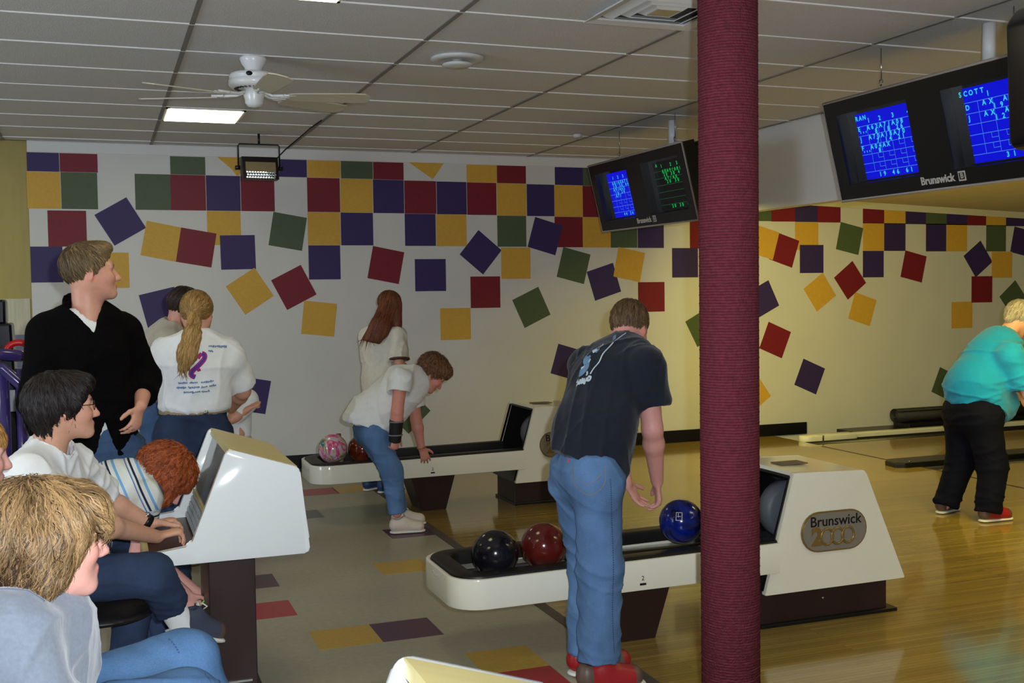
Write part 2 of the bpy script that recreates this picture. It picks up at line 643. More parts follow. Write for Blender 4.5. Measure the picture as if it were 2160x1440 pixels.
# tumbling squares: colour, centre pixel, one edge as a pixel vector
for c, cx, cy, ex, ey in [('r', 142, 482, 1, 0), ('n', 254, 467, 205, -115), ('y', 341, 509, 230, 45), ('r', 414, 522, 220, 37), ('n', 502, 532, 60, -1),
                          ('g', 607, 488, 210, 37), ('y', 527, 614, 175, -115), ('r', 620, 606, 190, -100), ('y', 673, 672, 215, 20), ('y', 233, 570, 1, 0),
                          ('n', 340, 649, 223, -55), ('n', 530, 833, 190, 28), ('r', 814, 559, 203, 40), ('n', 908, 580, 1, 0), ('r', 1024, 616, 1, 0), ('y', 961, 683, 1, 0),
                          ('n', 1014, 532, 123, -160), ('y', 1088, 555, 1, 0), ('n', 1150, 498, 160, 50), ('g', 1210, 560, 175, 48), ('g', 1121, 648, 168, -87),
                          ('n', 1198, 764, 155, 45), ('n', 1274, 594, 145, -51), ('y', 1327, 558, 148, 33), ('r', 1374, 626, 1, 0), ('n', 1445, 554, 1, 0), ('g', 1482, 690, 60, -38),
                          ('g', 862, 867, 90, -95),
                          ('y', 1612, 511, 135, 45), ('r', 1654, 527, 135, 51), ('n', 1712, 546, 1, 0), ('g', 1792, 503, 130, 35), ('y', 1729, 616, 110, -93),
                          ('r', 1793, 591, 107, -98), ('y', 1819, 652, 120, 44), ('r', 1927, 562, 118, 33), ('n', 2063, 546, 96, -88), ('y', 2113, 558, 1, 0), ('r', 2071, 610, 1, 0),
                          ('y', 2029, 664, 1, 0), ('g', 2138, 629, 90, -95), ('n', 2156, 510, 100, 28), ('n', 1609, 631, 105, -62), ('r', 1635, 717, 125, 57),
                          ('n', 1708, 794, 125, 57), ('y', 1590, 830, 100, -90), ('g', 1994, 810, 100, 50)]:
    p = P(cx, cy, Y=YW)
    q = P(cx + ex * 0.1, cy + ey * 0.1, Y=YW)
    e = np.array([q[0] - p[0], q[2] - p[2]])
    e /= np.linalg.norm(e)
    if ey == 0:
        e = np.array([1.0, 0.0])
    n_ = np.array([-e[1], e[0]])
    h = 0.1585
    C_ = np.array([p[0], p[2]])
    square(c, [tuple(C_ - h * e - h * n_), tuple(C_ + h * e - h * n_), tuple(C_ + h * e + h * n_), tuple(C_ - h * e + h * n_)], 0.0016 + 0.0004 * (sq_n[0] % 5))
# the clipped ones: a navy square cut by the corner, two yellow points under the white top band
square('n', [(-0.556, 1.80), (-0.295, 1.80), (-0.295, 2.115), (-0.556, 2.115)], 0.001)
for pts in ([(458, 331), (545, 333), (500, 372), (490, 358)], [(862, 342), (936, 344), (913, 378)]):
    q = [P(a, b, Y=YW) for a, b in pts]
    square('y', [(v[0], v[2]) for v in q], 0.001)
# white band at the top of the mural
tb = box('trim_1', ((-0.556 + XS) / 2, YW - 0.006, 2.985), (XS + 0.556, 0.012, 0.09), mat('white_top_band', (214, 212, 208), 0.5))
tag(tb, 'white painted band along the top of the mural wall', kind='structure')

# ceiling: grid bars and lay-in panels
ce = box('ceiling', ((-7 + XS) / 2, 4.8, ZC + 0.09), (XS + 7, 14.4, 0.04), mat('plenum_dark', (60, 58, 56), 0.9))
tag(ce, 'suspended ceiling of white lay-in panels in a metal grid', kind='structure')
GX0, GDX, GY0, GDY = 0.475, 1.218, 5.81, 0.641
px_ = [GX0 + GDX * i for i in range(-6, 5)]
py_ = [GY0 + GDY * j for j in range(-12, 8)]
px_ = [x for x in px_ if x < XS]
py_ = [y for y in py_ if y < YW]
bm = bmesh.new()
add_box(bm, (0, 0, 0), (GDX - 0.024, GDY - 0.018, 0.016))
pm = bpy.data.meshes.new('ceiling_panel')
bm.to_mesh(pm)
bm.free()
pm.materials.append(M_ceil)
LIGHTS = {(0.475, 8): 1}
lit = [(0, 4), (0, -2), (-3, 1), (-3, 6), (-2, -5), (3, -5)]      # troffer cells; all but the fan pair are unseen, added for light
VENT = (1, -2)
SPK = (1, 0)
for i in range(-6, 4):
    x0 = GX0 + GDX * i
    x1 = min(x0 + GDX, XS)
    for j in range(-12, 8):
        y0 = GY0 + GDY * j
        y1 = min(y0 + GDY, YW)
        if y1 - y0 < 0.1 or x1 - x0 < 0.1:
            continue
        if (i, j) in lit:
            continue
        if x1 - x0 > GDX - 0.01 and y1 - y0 > GDY - 0.01:
            o = bpy.data.objects.new('ceiling_panel', pm)
            COL.objects.link(o)
            o.location = ((x0 + x1) / 2, (y0 + y1) / 2, ZC + 0.014 + random.uniform(-0.0015, 0.0015))
            o.parent = ce
            o.matrix_parent_inverse = wm(ce).inverted()
        else:
            box('ceiling_panel', ((x0 + x1) / 2, (y0 + y1) / 2, ZC + 0.014), (x1 - x0 - 0.026, y1 - y0 - 0.026, 0.016), M_ceil, ce)
for x in px_:
    box('main_runner', (x, 4.8 - 0.74, ZC + 0.012), (0.026, 12.92, 0.024), mat('runner_grey', (128, 124, 120), 0.6), ce)
for y in py_:
    box('cross_runner', ((-7 + XS) / 2, y, ZC + 0.010), (XS + 7, 0.018, 0.021), M_grid, ce)

# valance (drop face) and the lower ceiling over the lanes
sf = box('trim_2', (XS + 0.06, 3.9, (ZC + 2.34) / 2 + 0.03), (0.12, 13.24, ZC - 2.34 + 0.06), M_soff)
tag(sf, 'white valance face dropping from the ceiling above the approach', kind='structure')
bm = bmesh.new()
add_prism(bm, [(5.52, 2.735), (XE, 2.415), (XE, 2.50), (5.52, 2.82)], 'y', -2.7, YW, 0)
lcm = from_bm('ceiling_over_lanes', bm, mat('lane_ceiling_paint', (206, 190, 156), 0.7, 0.2, noise=(6, 0.03)))
tag(lcm, 'low tan ceiling sloping down over the lanes', kind='structure')
bm = bmesh.new()
add_prism(bm, [(5.52, 2.66), (XE, 2.34), (XE, 2.415), (5.52, 2.735)], 'y', YW - 0.02, YW, 0)
tt = from_bm('trim_3', bm, mat('pale_band', (206, 200, 176), 0.5))
tag(tt, 'pale band where the lane ceiling meets the painted wall', kind='structure')

# pillar wrapped in ribbed maroon carpet
colm = mat('maroon_carpet', (110, 47, 58), 0.95, 0.1, noise=(60, 0.22), bump=(140, 0.6))
nt = colm.node_tree
wv = nt.nodes.new('ShaderNodeTexWave')
wv.wave_type = 'BANDS'
wv.bands_direction = 'Z'
wv.inputs['Scale'].default_value = 32
wv.inputs['Distortion'].default_value = 1.2
wv.inputs['Detail'].default_value = 2
tcn = nt.nodes.new('ShaderNodeTexCoord')
nt.links.new(tcn.outputs['Object'], wv.inputs['Vector'])
bs = nt.nodes['Principled BSDF']
src = bs.inputs['Base Color'].links[0].from_socket
mx = nt.nodes.new('ShaderNodeMix')
mx.data_type = 'RGBA'
mx.blend_type = 'MULTIPLY'
mx.inputs[0].default_value = 0.45
nt.links.new(src, mx.inputs[6])
nt.links.new(wv.outputs[0], mx.inputs[7])
nt.links.new(mx.outputs[2], bs.inputs['Base Color'])
PCX, PCY = 2.084, 3.38
pc = thing('support_pillar', 'round pillar wrapped in ribbed maroon carpet from floor to ceiling', 'pillar', (PCX, PCY, 0))
lathe('carpet_wrap', [(0.104, 0.06), (0.104, 1.0), (0.104, 2.0), (0.104, ZC + 0.01)], (PCX, PCY, 0), colm, pc, n=40)
lathe('pillar_base', [(0.108, 0.0), (0.109, 0.06), (0.106, 0.08)], (PCX, PCY, 0), M_black, pc, n=40)
bm = bmesh.new()
for i in range(90):
    z = 0.1 + i * (ZC - 0.12) / 90
    add_tube(bm, [(PCX + 0.1035 * math.cos(2 * math.pi * k / 24), PCY + 0.1035 * math.sin(2 * math.pi * k / 24), z + 0.004 * math.sin(k * 1.3 + i)) for k in range(24)], 0.0022, 4, True)
o = from_bm('carpet_ribs', bm, colm, pc, True)
tag(o, kind='stuff')

# ------------------------------------------------------------------ ceiling fixtures
M_lens = mat('lit_diffuser', (255, 250, 215), 0.4, 0.2, emit=((255, 246, 196), 7.0))
tl = ['lit fluorescent ceiling panel beyond the ceiling fan, near the mural', 'lit fluorescent ceiling panel on the camera side of the ceiling fan',
      'unseen fluorescent ceiling panel added for light over the purple tube rail', 'unseen fluorescent ceiling panel added for light by the olive yellow wall', 'unseen fluorescent ceiling panel added for light over the woman in grey',
      'unseen fluorescent ceiling panel added for light behind the black hanging television']
for n_, (i, j) in enumerate(lit):
    cx, cy = GX0 + GDX * (i + 0.5), GY0 + GDY * (j + 0.5)
    if n_ == 0:
        wX = 0.57
        cx = GX0 + 0.014 + wX / 2
    else:
        wX = GDX - 0.03
        if n_ == 1:
            wX = 0.60
            cx = GX0 + 0.014 + wX / 2
    t = thing('ceiling_light', tl[n_], 'ceiling light', (cx, cy, ZC), 'fluorescent ceiling panels')
    bm = bmesh.new()
    hx, hy = wX / 2, GDY / 2 - 0.014
    for sx, sy, cxx, cyy in ((wX, 0.03, 0, hy - 0.015), (wX, 0.03, 0, -hy + 0.015), (0.03, 2 * hy, hx - 0.015, 0), (0.03, 2 * hy, -hx + 0.015, 0)):
        add_box(bm, (cx + cxx, cy + cyy, ZC + 0.004), (sx, sy, 0.02))
    from_bm('light_frame', bm, M_grid, t)
    box('diffuser', (cx, cy, ZC - 0.004), (wX - 0.035, 2 * hy - 0.030, 0.010), M_lens, t)
    if n_ < 2:
        box('ceiling_panel', (cx + GDX / 2, cy, ZC + 0.014), (GDX - wX - 0.03, GDY - 0.028, 0.016), M_ceil, ce)

# square supply diffuser
vx0, vx1 = 2.31, 2.89
vy0, vy1 = 4.50, 5.09
t = thing('ceiling_vent', 'square white louvred air vent in the ceiling beside the pillar', 'air vent', (2.6, 4.8, ZC))
M_vent = mat('vent_white', (206, 206, 204), 0.4)
cxv, cyv = (vx0 + vx1) / 2, (vy0 + vy1) / 2


def frustum_ring(name, h0, z0, h1, z1, m, parent):
    bm = bmesh.new()
    A = [bm.verts.new((cxv + a * h0, cyv + b * h0, z0)) for a, b in ((-1, -1), (1, -1), (1, 1), (-1, 1))]
    B = [bm.verts.new((cxv + a * h1, cyv + b * h1, z1)) for a, b in ((-1, -1), (1, -1), (1, 1), (-1, 1))]
    for k in range(4):
        bm.faces.new([A[k], A[(k + 1) % 4], B[(k + 1) % 4], B[k]])
    o = from_bm(name, bm, m, parent)
    o.modifiers.new('s', 'SOLIDIFY').thickness = 0.004
    return o


frustum_ring('vent_flange', 0.295, ZC - 0.022, 0.245, ZC - 0.012, M_vent, t)
frustum_ring('vent_skirt', 0.245, ZC - 0.012, 0.255, ZC + 0.004, M_vent, t)
for h in (0.235, 0.175, 0.115):
    frustum_ring('vent_louvre', h, ZC + 0.004, h - 0.048, ZC - 0.026, M_vent, t)
box('vent_core', (cxv, cyv, ZC - 0.024), (0.12, 0.12, 0.004), mat('vent_core_tan', (190, 176, 140), 0.5), t)
box('vent_throat', (cxv, cyv, ZC - 0.001), (0.49, 0.49, 0.004), mat('vent_throat_dark', (70, 66, 54), 0.8), t)

# round ceiling diffuser
c = (1.992, 6.173, ZC)
t = thing('round_vent', 'round white ceiling diffuser with raised centre disc', 'air vent', c)
lathe('diffuser_ring', [(0.0, 0.0), (0.155, 0.0), (0.158, -0.008), (0.145, -0.018), (0.11, -0.022), (0.10, -0.016), (0.0, -0.014)], c, M_vent, t)
lathe('diffuser_disc', [(0.0, -0.012), (0.03, -0.014), (0.035, -0.034), (0.088, -0.036), (0.09, -0.042), (0.07, -0.052), (0.0, -0.056)], c, M_vent, t)
# small sprinkler cap
t = thing('smoke_detector', 'small round white detector on the ceiling before the valance', 'smoke detector', P(1218, 283, Z=ZC))
lathe('detector_body', [(0.0, 0.0), (0.04, 0.0), (0.042, -0.015), (0.03, -0.03), (0.0, -0.032)], P(1218, 283, Z=ZC), M_vent, t, n=20)
lathe('detector_lens', [(0.0, -0.03), (0.012, -0.031), (0.008, -0.04), (0.0, -0.042)], P(1218, 283, Z=ZC), M_plate, t, n=12)

# ceiling fan
FX, FY = 0.866, 6.5
fan = thing('ceiling_fan', 'white ceiling fan with five tan blades and a round motor', 'ceiling fan', (FX, FY, ZC))
M_fan = mat('fan_white', (226, 226, 224), 0.3, 0.5, coat=0.2)
lathe('canopy', [(0.0, 0.0), (0.074, 0.0), (0.078, -0.012), (0.066, -0.04), (0.05, -0.062), (0.046, -0.09), (0.0, -0.09)], (FX, FY, ZC), M_fan, fan)
lathe('motor_housing', [(0.0, -0.085), (0.09, -0.088), (0.128, -0.096), (0.138, -0.108), (0.138, -0.122), (0.132, -0.126), (0.142, -0.134), (0.142, -0.160), (0.128, -0.176), (0.06, -0.182), (0.0, -0.182)],
      (FX, FY, ZC), M_fan, fan, n=40)
lathe('switch_housing', [(0.0, -0.178), (0.058, -0.180), (0.060, -0.215), (0.052, -0.240), (0.05, -0.262), (0.036, -0.280), (0.0, -0.286)], (FX, FY, ZC), M_fan, fan)
lathe('maker_badge', [(0.0, 0.0), (0.018, 0.0), (0.018, 0.004), (0.0, 0.005)], (FX - 0.042, FY - 0.133, ZC - 0.116), M_black, fan, n=16,
      rot=Matrix.Rotation(math.radians(90), 3, 'X') @ Matrix.Diagonal((1, 0.7, 1)))
bm = bmesh.new()
for k in range(26):
    a = 2 * math.pi * k / 26
    add_box(bm, (FX + 0.100 * math.cos(a), FY + 0.100 * math.sin(a), ZC - 0.1815), (0.022, 0.010, 0.004), Matrix.Rotation(a, 3, 'Z'))
from_bm('vent_slots', bm, M_black, fan)
M_blade = mat('fan_blade', (196, 190, 168), 0.5, 0.3, noise=(8, 0.05, (1, 6, 1)))
for k in range(5):
    a0 = math.radians([203, 158, 350, 28, 275][k])
    R_ = Matrix.Rotation(a0, 3, 'Z')
    tilt = Matrix.Rotation(math.radians(-11), 3, 'X')
    bm = bmesh.new()
    prof = [(0.20, -0.045), (0.24, -0.056), (0.56, -0.072), (0.635, -0.066), (0.66, -0.03), (0.66, 0.03), (0.635, 0.066), (0.56, 0.072), (0.24, 0.056), (0.20, 0.045)]
    add_prism(bm, prof, 'z', -0.003, 0.003)
    for v in bm.verts:
        v.co = R_ @ (tilt @ v.co) + Vector((FX, FY, ZC - 0.222))
    bl = from_bm('fan_blade', bm, M_blade, fan)
    bm = bmesh.new()
    add_tube(bm, [R_ @ Vector(p) + Vector((FX, FY, ZC)) for p in ((0.05, 0, -0.195), (0.10, 0, -0.215), (0.16, 0.014, -0.219), (0.24, 0.022, -0.219))], 0.009, 6)
    add_tube(bm, [R_ @ Vector(p) + Vector((FX, FY, ZC)) for p in ((0.10, 0, -0.215), (0.16, -0.018, -0.217), (0.24, -0.026, -0.215))], 0.008, 6)
    add_tube(bm, [R_ @ Vector(p) + Vector((FX, FY, ZC)) for p in ((0.17, -0.03, -0.216), (0.2, 0, -0.218), (0.17, 0.03, -0.219))], 0.007, 6)
    from_bm('blade_bracket', bm, M_fan, bl, True)

# strobe lamp hung in front of the mural
SY = 9.6
st = thing('strobe_light', 'black box strobe lamp hanging by a yoke before the mural', 'stage light', (1.3, SY, 2.8))
bm = bmesh.new()
add_prism(bm, [(SY + 0.10, 2.845), (SY - 0.05, 2.835), (SY - 0.10, 2.64), (SY + 0.02, 2.64)], 'x', 1.155, 1.46, 0.006, 2)
from_bm('lamp_body', bm, M_black, st)
rt = Matrix.Rotation(math.radians(-14), 3, 'X')
box('reflector_glass', (1.308, SY - 0.090, 2.745), (0.25, 0.006, 0.085), mat('strobe_glass_tan', (120, 108, 84), 0.15, 0.6), st, rot=rt)
bm = bmesh.new()
for r_ in range(3):
    for k in range(11):
        bmesh.ops.create_icosphere(bm, subdivisions=1, radius=0.0125, matrix=Matrix.Translation((1.195 + 0.0225 * k + 0.006 * (r_ % 2), SY - 0.103 + 0.006 * r_ * 0 - 0.0, 2.655 + 0.0215 * r_)))
from_bm('lens_facets', bm, mat('faceted_glass', (240, 246, 255), 0.05, 0.9, 0.9), st)
tube('yoke', [(1.135, SY, 2.74), (1.135, SY, 2.93), (1.145, SY, 2.945), (1.47, SY, 2.945), (1.48, SY, 2.93), (1.48, SY, 2.74)], 0.007, M_black, st, 6)
for x in (1.128, 1.487):
    tube('yoke_knob', [(x - 0.02, SY, 2.745), (x + 0.02, SY, 2.745)], 0.018, M_black, st, 8)
tube('ceiling_hook', [(1.31, SY, 2.945), (1.31, SY, ZC + 0.005)], 0.010, M_black, st, 8)
tube('power_cord', [(1.46, SY + 0.06, 2.83), (1.52, SY - 0.1, 2.90), (1.60, SY - 0.3, 2.97), (1.66, SY - 0.5, ZC - 0.005), (1.68, SY - 0.9, ZC + 0.002)], 0.006, M_black, st, 6)

# ------------------------------------------------------------------ scoring monitors
M_case = mat('monitor_black', (10, 9, 11), 0.3, 0.45)
M_edge = mat('monitor_grey_edge', (150, 140, 132), 0.4)
M_tube = mat('crt_dark_glass', (20, 20, 26), 0.12, 0.6)
M_blue = mat('screen_blue', (0, 0, 60), 0.3, 0.2, emit=((10, 16, 215), 0.9))
M_dkgr = mat('screen_black', (8, 10, 12), 0.2, 0.4)
M_cyan = mat('screen_cyan', (0, 60, 80), 0.3, 0.2, emit=((60, 210, 235), 0.9))
M_cyd = mat('screen_cyan_line', (0, 40, 80), 0.3, 0.2, emit=((70, 130, 235), 0.8))
M_gre = mat('screen_green', (0, 60, 30), 0.3, 0.2, emit=((20, 200, 90), 0.8))
M_grd = mat('screen_green_line', (0, 40, 20), 0.3, 0.2, emit=((20, 90, 45), 0.7))
M_logo = mat('logo_silver', (190, 184, 174), 0.4, 0.4)


def monitor(yfar, label, contents, xoff=0.0):
    W_ = 1.68
    top = Vector((4.10 + xoff, yfar, 2.763))
    bot = Vector((4.24 + xoff, yfar, 2.185))
    dn = (bot - top)
    Hh = dn.length
    dn.normalize()
    rt = Vector((0, -1, 0))          # to the viewer's right
    nrm = rt.cross(-dn)              # out of the screen
    if nrm.x > 0:
        nrm = -nrm

    def fp(u, v, n=0.0):             # u to the right from the far edge, v down
        return top + rt * u + dn * v + nrm * n
    t = thing('score_monitor', label, 'monitor', tuple(fp(W_ / 2, 0, -0.2)))

    def slab(name, u0, u1, v0, v1, n0, n1, m, par, bev=0.0):
        bm = bmesh.new()
        vs = [bm.verts.new(fp(u, v, n)) for n in (n0, n1) for u, v in ((u0, v0), (u1, v0), (u1, v1), (u0, v1))]
        for f in ((0, 1, 2, 3), (7, 6, 5, 4), (0, 4, 5, 1), (1, 5, 6, 2), (2, 6, 7, 3), (3, 7, 4, 0)):
            bm.faces.new([vs[i] for i in f])
        if bev:
            bmesh.ops.bevel(bm, geom=bm.edges[:], offset=bev, segments=2, affect='EDGES', profile=0.5)
        return from_bm(name, bm, m, par)
    # housing: frame around two screen openings, box behind
    slab('case_back', 0.02, W_ - 0.02, 0.02, Hh - 0.02, -0.42, -0.10, M_case, t, 0.03)
    bars = [(0, W_, 0, 0.085), (0, W_, Hh - 0.09, Hh), (0, 0.10, 0.085, Hh - 0.09), (0.70, 0.96, 0.085, Hh - 0.09), (1.58, W_, 0.085, Hh - 0.09)]
    bm = bmesh.new()
    for u0, u1, v0, v1 in bars:
        vs = [bm.verts.new(fp(u, v, n)) for n in (-0.11, 0.0) for u, v in ((u0, v0), (u1, v0), (u1, v1), (u0, v1))]
        for f in ((0, 1, 2, 3), (7, 6, 5, 4), (0, 4, 5, 1), (1, 5, 6, 2), (2, 6, 7, 3), (3, 7, 4, 0)):
            bm.faces.new([vs[i] for i in f])
    from_bm('bezel', bm, M_case, t)
    bm = bmesh.new()
    add_tube(bm, [fp(0, 0, -0.004), fp(W_, 0, -0.004), fp(W_, Hh, -0.004), fp(0, Hh, -0.004)], 0.009, 6, True)
    from_bm('edge_trim', bm, M_edge, t, True)
    for k, (u0, u1) in enumerate(((0.12, 0.68), (0.98, 1.56))):
        sc = slab('screen_tube', u0 - 0.02, u1 + 0.02, 0.085, Hh - 0.09, -0.09, -0.075, M_tube, t)
        kind, lines = contents[k]
        a0, a1, b0, b1 = u0 + 0.06, u1 - 0.02, 0.105, Hh - 0.10
        slab('screen_picture', a0, a1, b0, b1, -0.074, -0.070, M_blue if kind == 'blue' else M_dkgr, sc)
        bm = bmesh.new()

        def bar(u0_, u1_, v0_, v1_):
            vs = [bm.verts.new(fp(u, v, -0.068)) for u, v in ((u0_, v0_), (u1_, v0_), (u1_, v1_), (u0_, v1_))]
            bm.faces.new(vs)
        w_, h_ = a1 - a0, b1 - b0
        rows = [0.19, 0.335, 0.48, 0.62, 0.755, 0.885]
        for r_ in rows:
            bar(a0, a1, b0 + h_ * r_, b0 + h_ * r_ + 0.0035)
        if kind == 'blue':
            for r0, r1 in zip(rows[:-1], rows[1:]):
                for c_ in (0.18, 0.38, 0.58, 0.78, 0.985):
                    bar(a0 + w_ * c_, a0 + w_ * c_ + 0.003, b0 + h_ * r0, b0 + h_ * r1)
                    if r0 > (0.6 if c_ < 0.6 else 0.45) and c_ > 0.3:
                        bar(a0 + w_ * (c_ - 0.09), a0 + w_ * (c_ - 0.09) + 0.003, b0 + h_ * r0, b0 + h_ * (r0 + 0.07))
                        bar(a0 + w_ * (c_ - 0.09), a0 + w_ * c_, b0 + h_ * (r0 + 0.07), b0 + h_ * (r0 + 0.07) + 0.003)
        from_bm('score_grid', bm, M_cyd if kind == 'blue' else M_grd, sc)
        for st_, u, v, step in lines:
            text('score_text', [(ch, w_ * (u + step * n_), -h_ * v, 0.037) for n_, ch in enumerate(st_) if ch != ' '], fp(a0, b0, -0.066), rt, -dn,
                 M_cyan if kind == 'blue' else M_gre, sc, 0.0, 0.0011)['kind'] = 'stuff'
    text('maker_logo', [('Brunswick', 0, 0, 0.060)], fp(0.83, Hh - 0.052, 0.003), rt, -dn, M_logo, t, 0.001, 0.0018)
    lb = slab('logo_mark', 0.985, 1.035, Hh - 0.080, Hh - 0.028, 0.0, 0.003, M_logo, t)
    slab('mark_hole', 0.992, 1.028, Hh - 0.072, Hh - 0.036, 0.002, 0.004, M_case, lb)
    text('mark_letter', [('B', 0, 0, 0.040)], fp(1.012, Hh - 0.054, 0.005), rt, -dn, M_logo, lb, 0.0005, 0.001)
    # hangers: two wires with hooks and a white pipe
    for u in (0.36, 1.34):
        h0 = fp(u, 0, -0.14)
        bm = bmesh.new()
        add_tube(bm, [h0 + Vector((0, 0, z)) for z in (0.0, 0.03)], 0.005, 6)
        add_tube(bm, [h0 + Vector((0, 0.014 * math.cos(a), 0.044 + 0.014 * math.sin(a))) for a in (-1.57, -0.5, 0.6, 1.6, 2.7, 3.6)], 0.004, 6)
        add_tube(bm, [h0 + Vector((0, -0.004, 0.055)), Vector((h0.x, h0.y, ZC))], 0.0028, 5)
        from_bm('hanger_wire', bm, M_metal, t, True)
    h0 = fp(1.02, 0, -0.30)
    tube('cable_pipe', [h0 - Vector((0, 0, 0.02)), Vector((h0.x, h0.y, ZC))], 0.035, mat('pipe_white', (206, 206, 206), 0.4), t, 14)
    return t


S1 = ('blue', [('RAN', 0.03, 0.075, 0.07), ('1', 0.24, 0.13, 0.07), ('2', 0.44, 0.13, 0.07), ('3', 0.67, 0.13, 0.07), ('4', 0.93, 0.13, 0.07), ('E', 0.04, 0.235, 0.07), ('A62A7/A08', 0.21, 0.235, 0.074),
               ("'''", 0.06, 0.315, 0.05), ('8 18 26', 0.34, 0.305, 0.074), ('J', 0.04, 0.39, 0.07), ('A70A18A70', 0.21, 0.38, 0.074), ('7 14 21', 0.34, 0.45, 0.074), ('F', 0.04, 0.525, 0.07),
               ('A04AX', 0.21, 0.525, 0.074), ("'''", 0.06, 0.605, 0.05), ('8', 0.34, 0.59, 0.07), ('19 46 61', 0.27, 0.945, 0.078)])
S2 = ('blue', [('SCOTT', -0.03, 0.075, 0.075), ('1', 0.34, 0.13, 0.07), ('2', 0.63, 0.13, 0.07), ('3', 0.93, 0.13, 0.07), ('D', 0.04, 0.26, 0.07), ('AX A09A6', 0.27, 0.235, 0.092), ('19 28 3', 0.40, 0.305, 0.092),
               ('J', 0.04, 0.40, 0.07), ('AX A02AE', 0.27, 0.38, 0.092), ('12 14 3', 0.40, 0.45, 0.092), ('31  42', 0.46, 0.945, 0.085)])
S3 = ('blue', [('1 2 3', 0.25, 0.12, 0.10), ('A8/AXA71', 0.2, 0.235, 0.08), ('18 36 44', 0.22, 0.305, 0.08), ('A9/A62', 0.2, 0.38, 0.08), ('16 24', 0.25, 0.45, 0.08), ('A7/', 0.25, 0.525, 0.08), ('44 24 9', 0.40, 0.945, 0.08)])
S4 = ('green', [('A', 0.12, 0.07, 0.1), ('1  2 3', 0.28, 0.10, 0.10), ('AXA9/A81', 0.30, 0.21, 0.078), ('20 38 47', 0.32, 0.28, 0.078), ('A7/AX', 0.34, 0.36, 0.085), ('20 38', 0.38, 0.43, 0.085), ('20 38 47', 0.38, 0.935, 0.08)])
monitor(8.985, 'black twin-screen score monitor with one blue and one green screen, beyond the pillar', (S3, S4))
monitor(5.588, 'large black twin-screen score monitor with two bright blue screens', (S1, S2))

# dark back of one more hanging television, seen at its edge
tv = thing('hanging_television', 'black television case hanging in front of the blue score monitor', 'television', (2.9, 2.5, 2.3))
bm = bmesh.new()
add_prism(bm, [(2.57, 2.070), (2.548, 2.09), (2.532, 2.44), (2.575, 2.49), (3.10, 2.52), (3.10, 2.06)], 'y', 1.9, 2.58, 0.02, 3)
autosmooth(from_bm('television_case', bm, M_case, tv))
box('case_panel', (2.8, 2.582, 2.27), (0.36, 0.006, 0.28), mat('case_panel_dark', (22, 21, 24), 0.5), tv, bev=0.002)
for xx in (2.6, 2.95):
    tube('hanging_rod', [(xx, 2.25, 2.48), (xx, 2.25, ZC + 0.01)], 0.012, M_black, tv, 8)

# ------------------------------------------------------------------ ball returns


def rr_outline(x0, x1, y0, y1, r, n=8):
    """rounded at x0, square at x1; counter-clockwise from (x1,y0)"""
    pts = [(x1, y1)]
    for i in range(n + 1):
        a = math.pi / 2 + math.pi / 2 * i / n
        pts.append((x0 + r + r * math.cos(a), y1 - r + r * math.sin(a)))
    for i in range(n + 1):
        a = math.pi + math.pi / 2 * i / n
        pts.append((x0 + r + r * math.cos(a), y0 + r + r * math.sin(a)))
    pts.append((x1, y0))
    return pts


def ring(name, oo, ii, zf0, zf1, m, parent, bev=0.006):
    """wall between two open outlines; zf(x) gives bottom / top"""
    bm = bmesh.new()
    n = len(oo)
    q = []
    for a, b in zip(oo, ii):
        q.append([bm.verts.new((a[0], a[1], zf0(a[0]))), bm.verts.new((a[0], a[1], zf1(a[0]))), bm.verts.new((b[0], b[1], zf1(b[0]))), bm.verts.new((b[0], b[1], zf0(b[0])))])
    lo = []
    for i in range(n - 1):
        for k in range(4):
            bm.faces.new([q[i][k], q[i][(k + 1) % 4], q[i + 1][(k + 1) % 4], q[i + 1][k]])
    bm.faces.new(q[0])
    bm.faces.new(q[-1][::-1])
    if bev:
        es = [e for e in bm.edges if any({e.verts[0], e.verts[1]} == {q[i][k], q[i + 1][k]} for i in range(n - 1) for k in (0, 1, 2))]
        bmesh.ops.bevel(bm, geom=es, offset=bev, segments=2, affect='EDGES', profile=0.5)
    return autosmooth(from_bm(name, bm, m, parent))


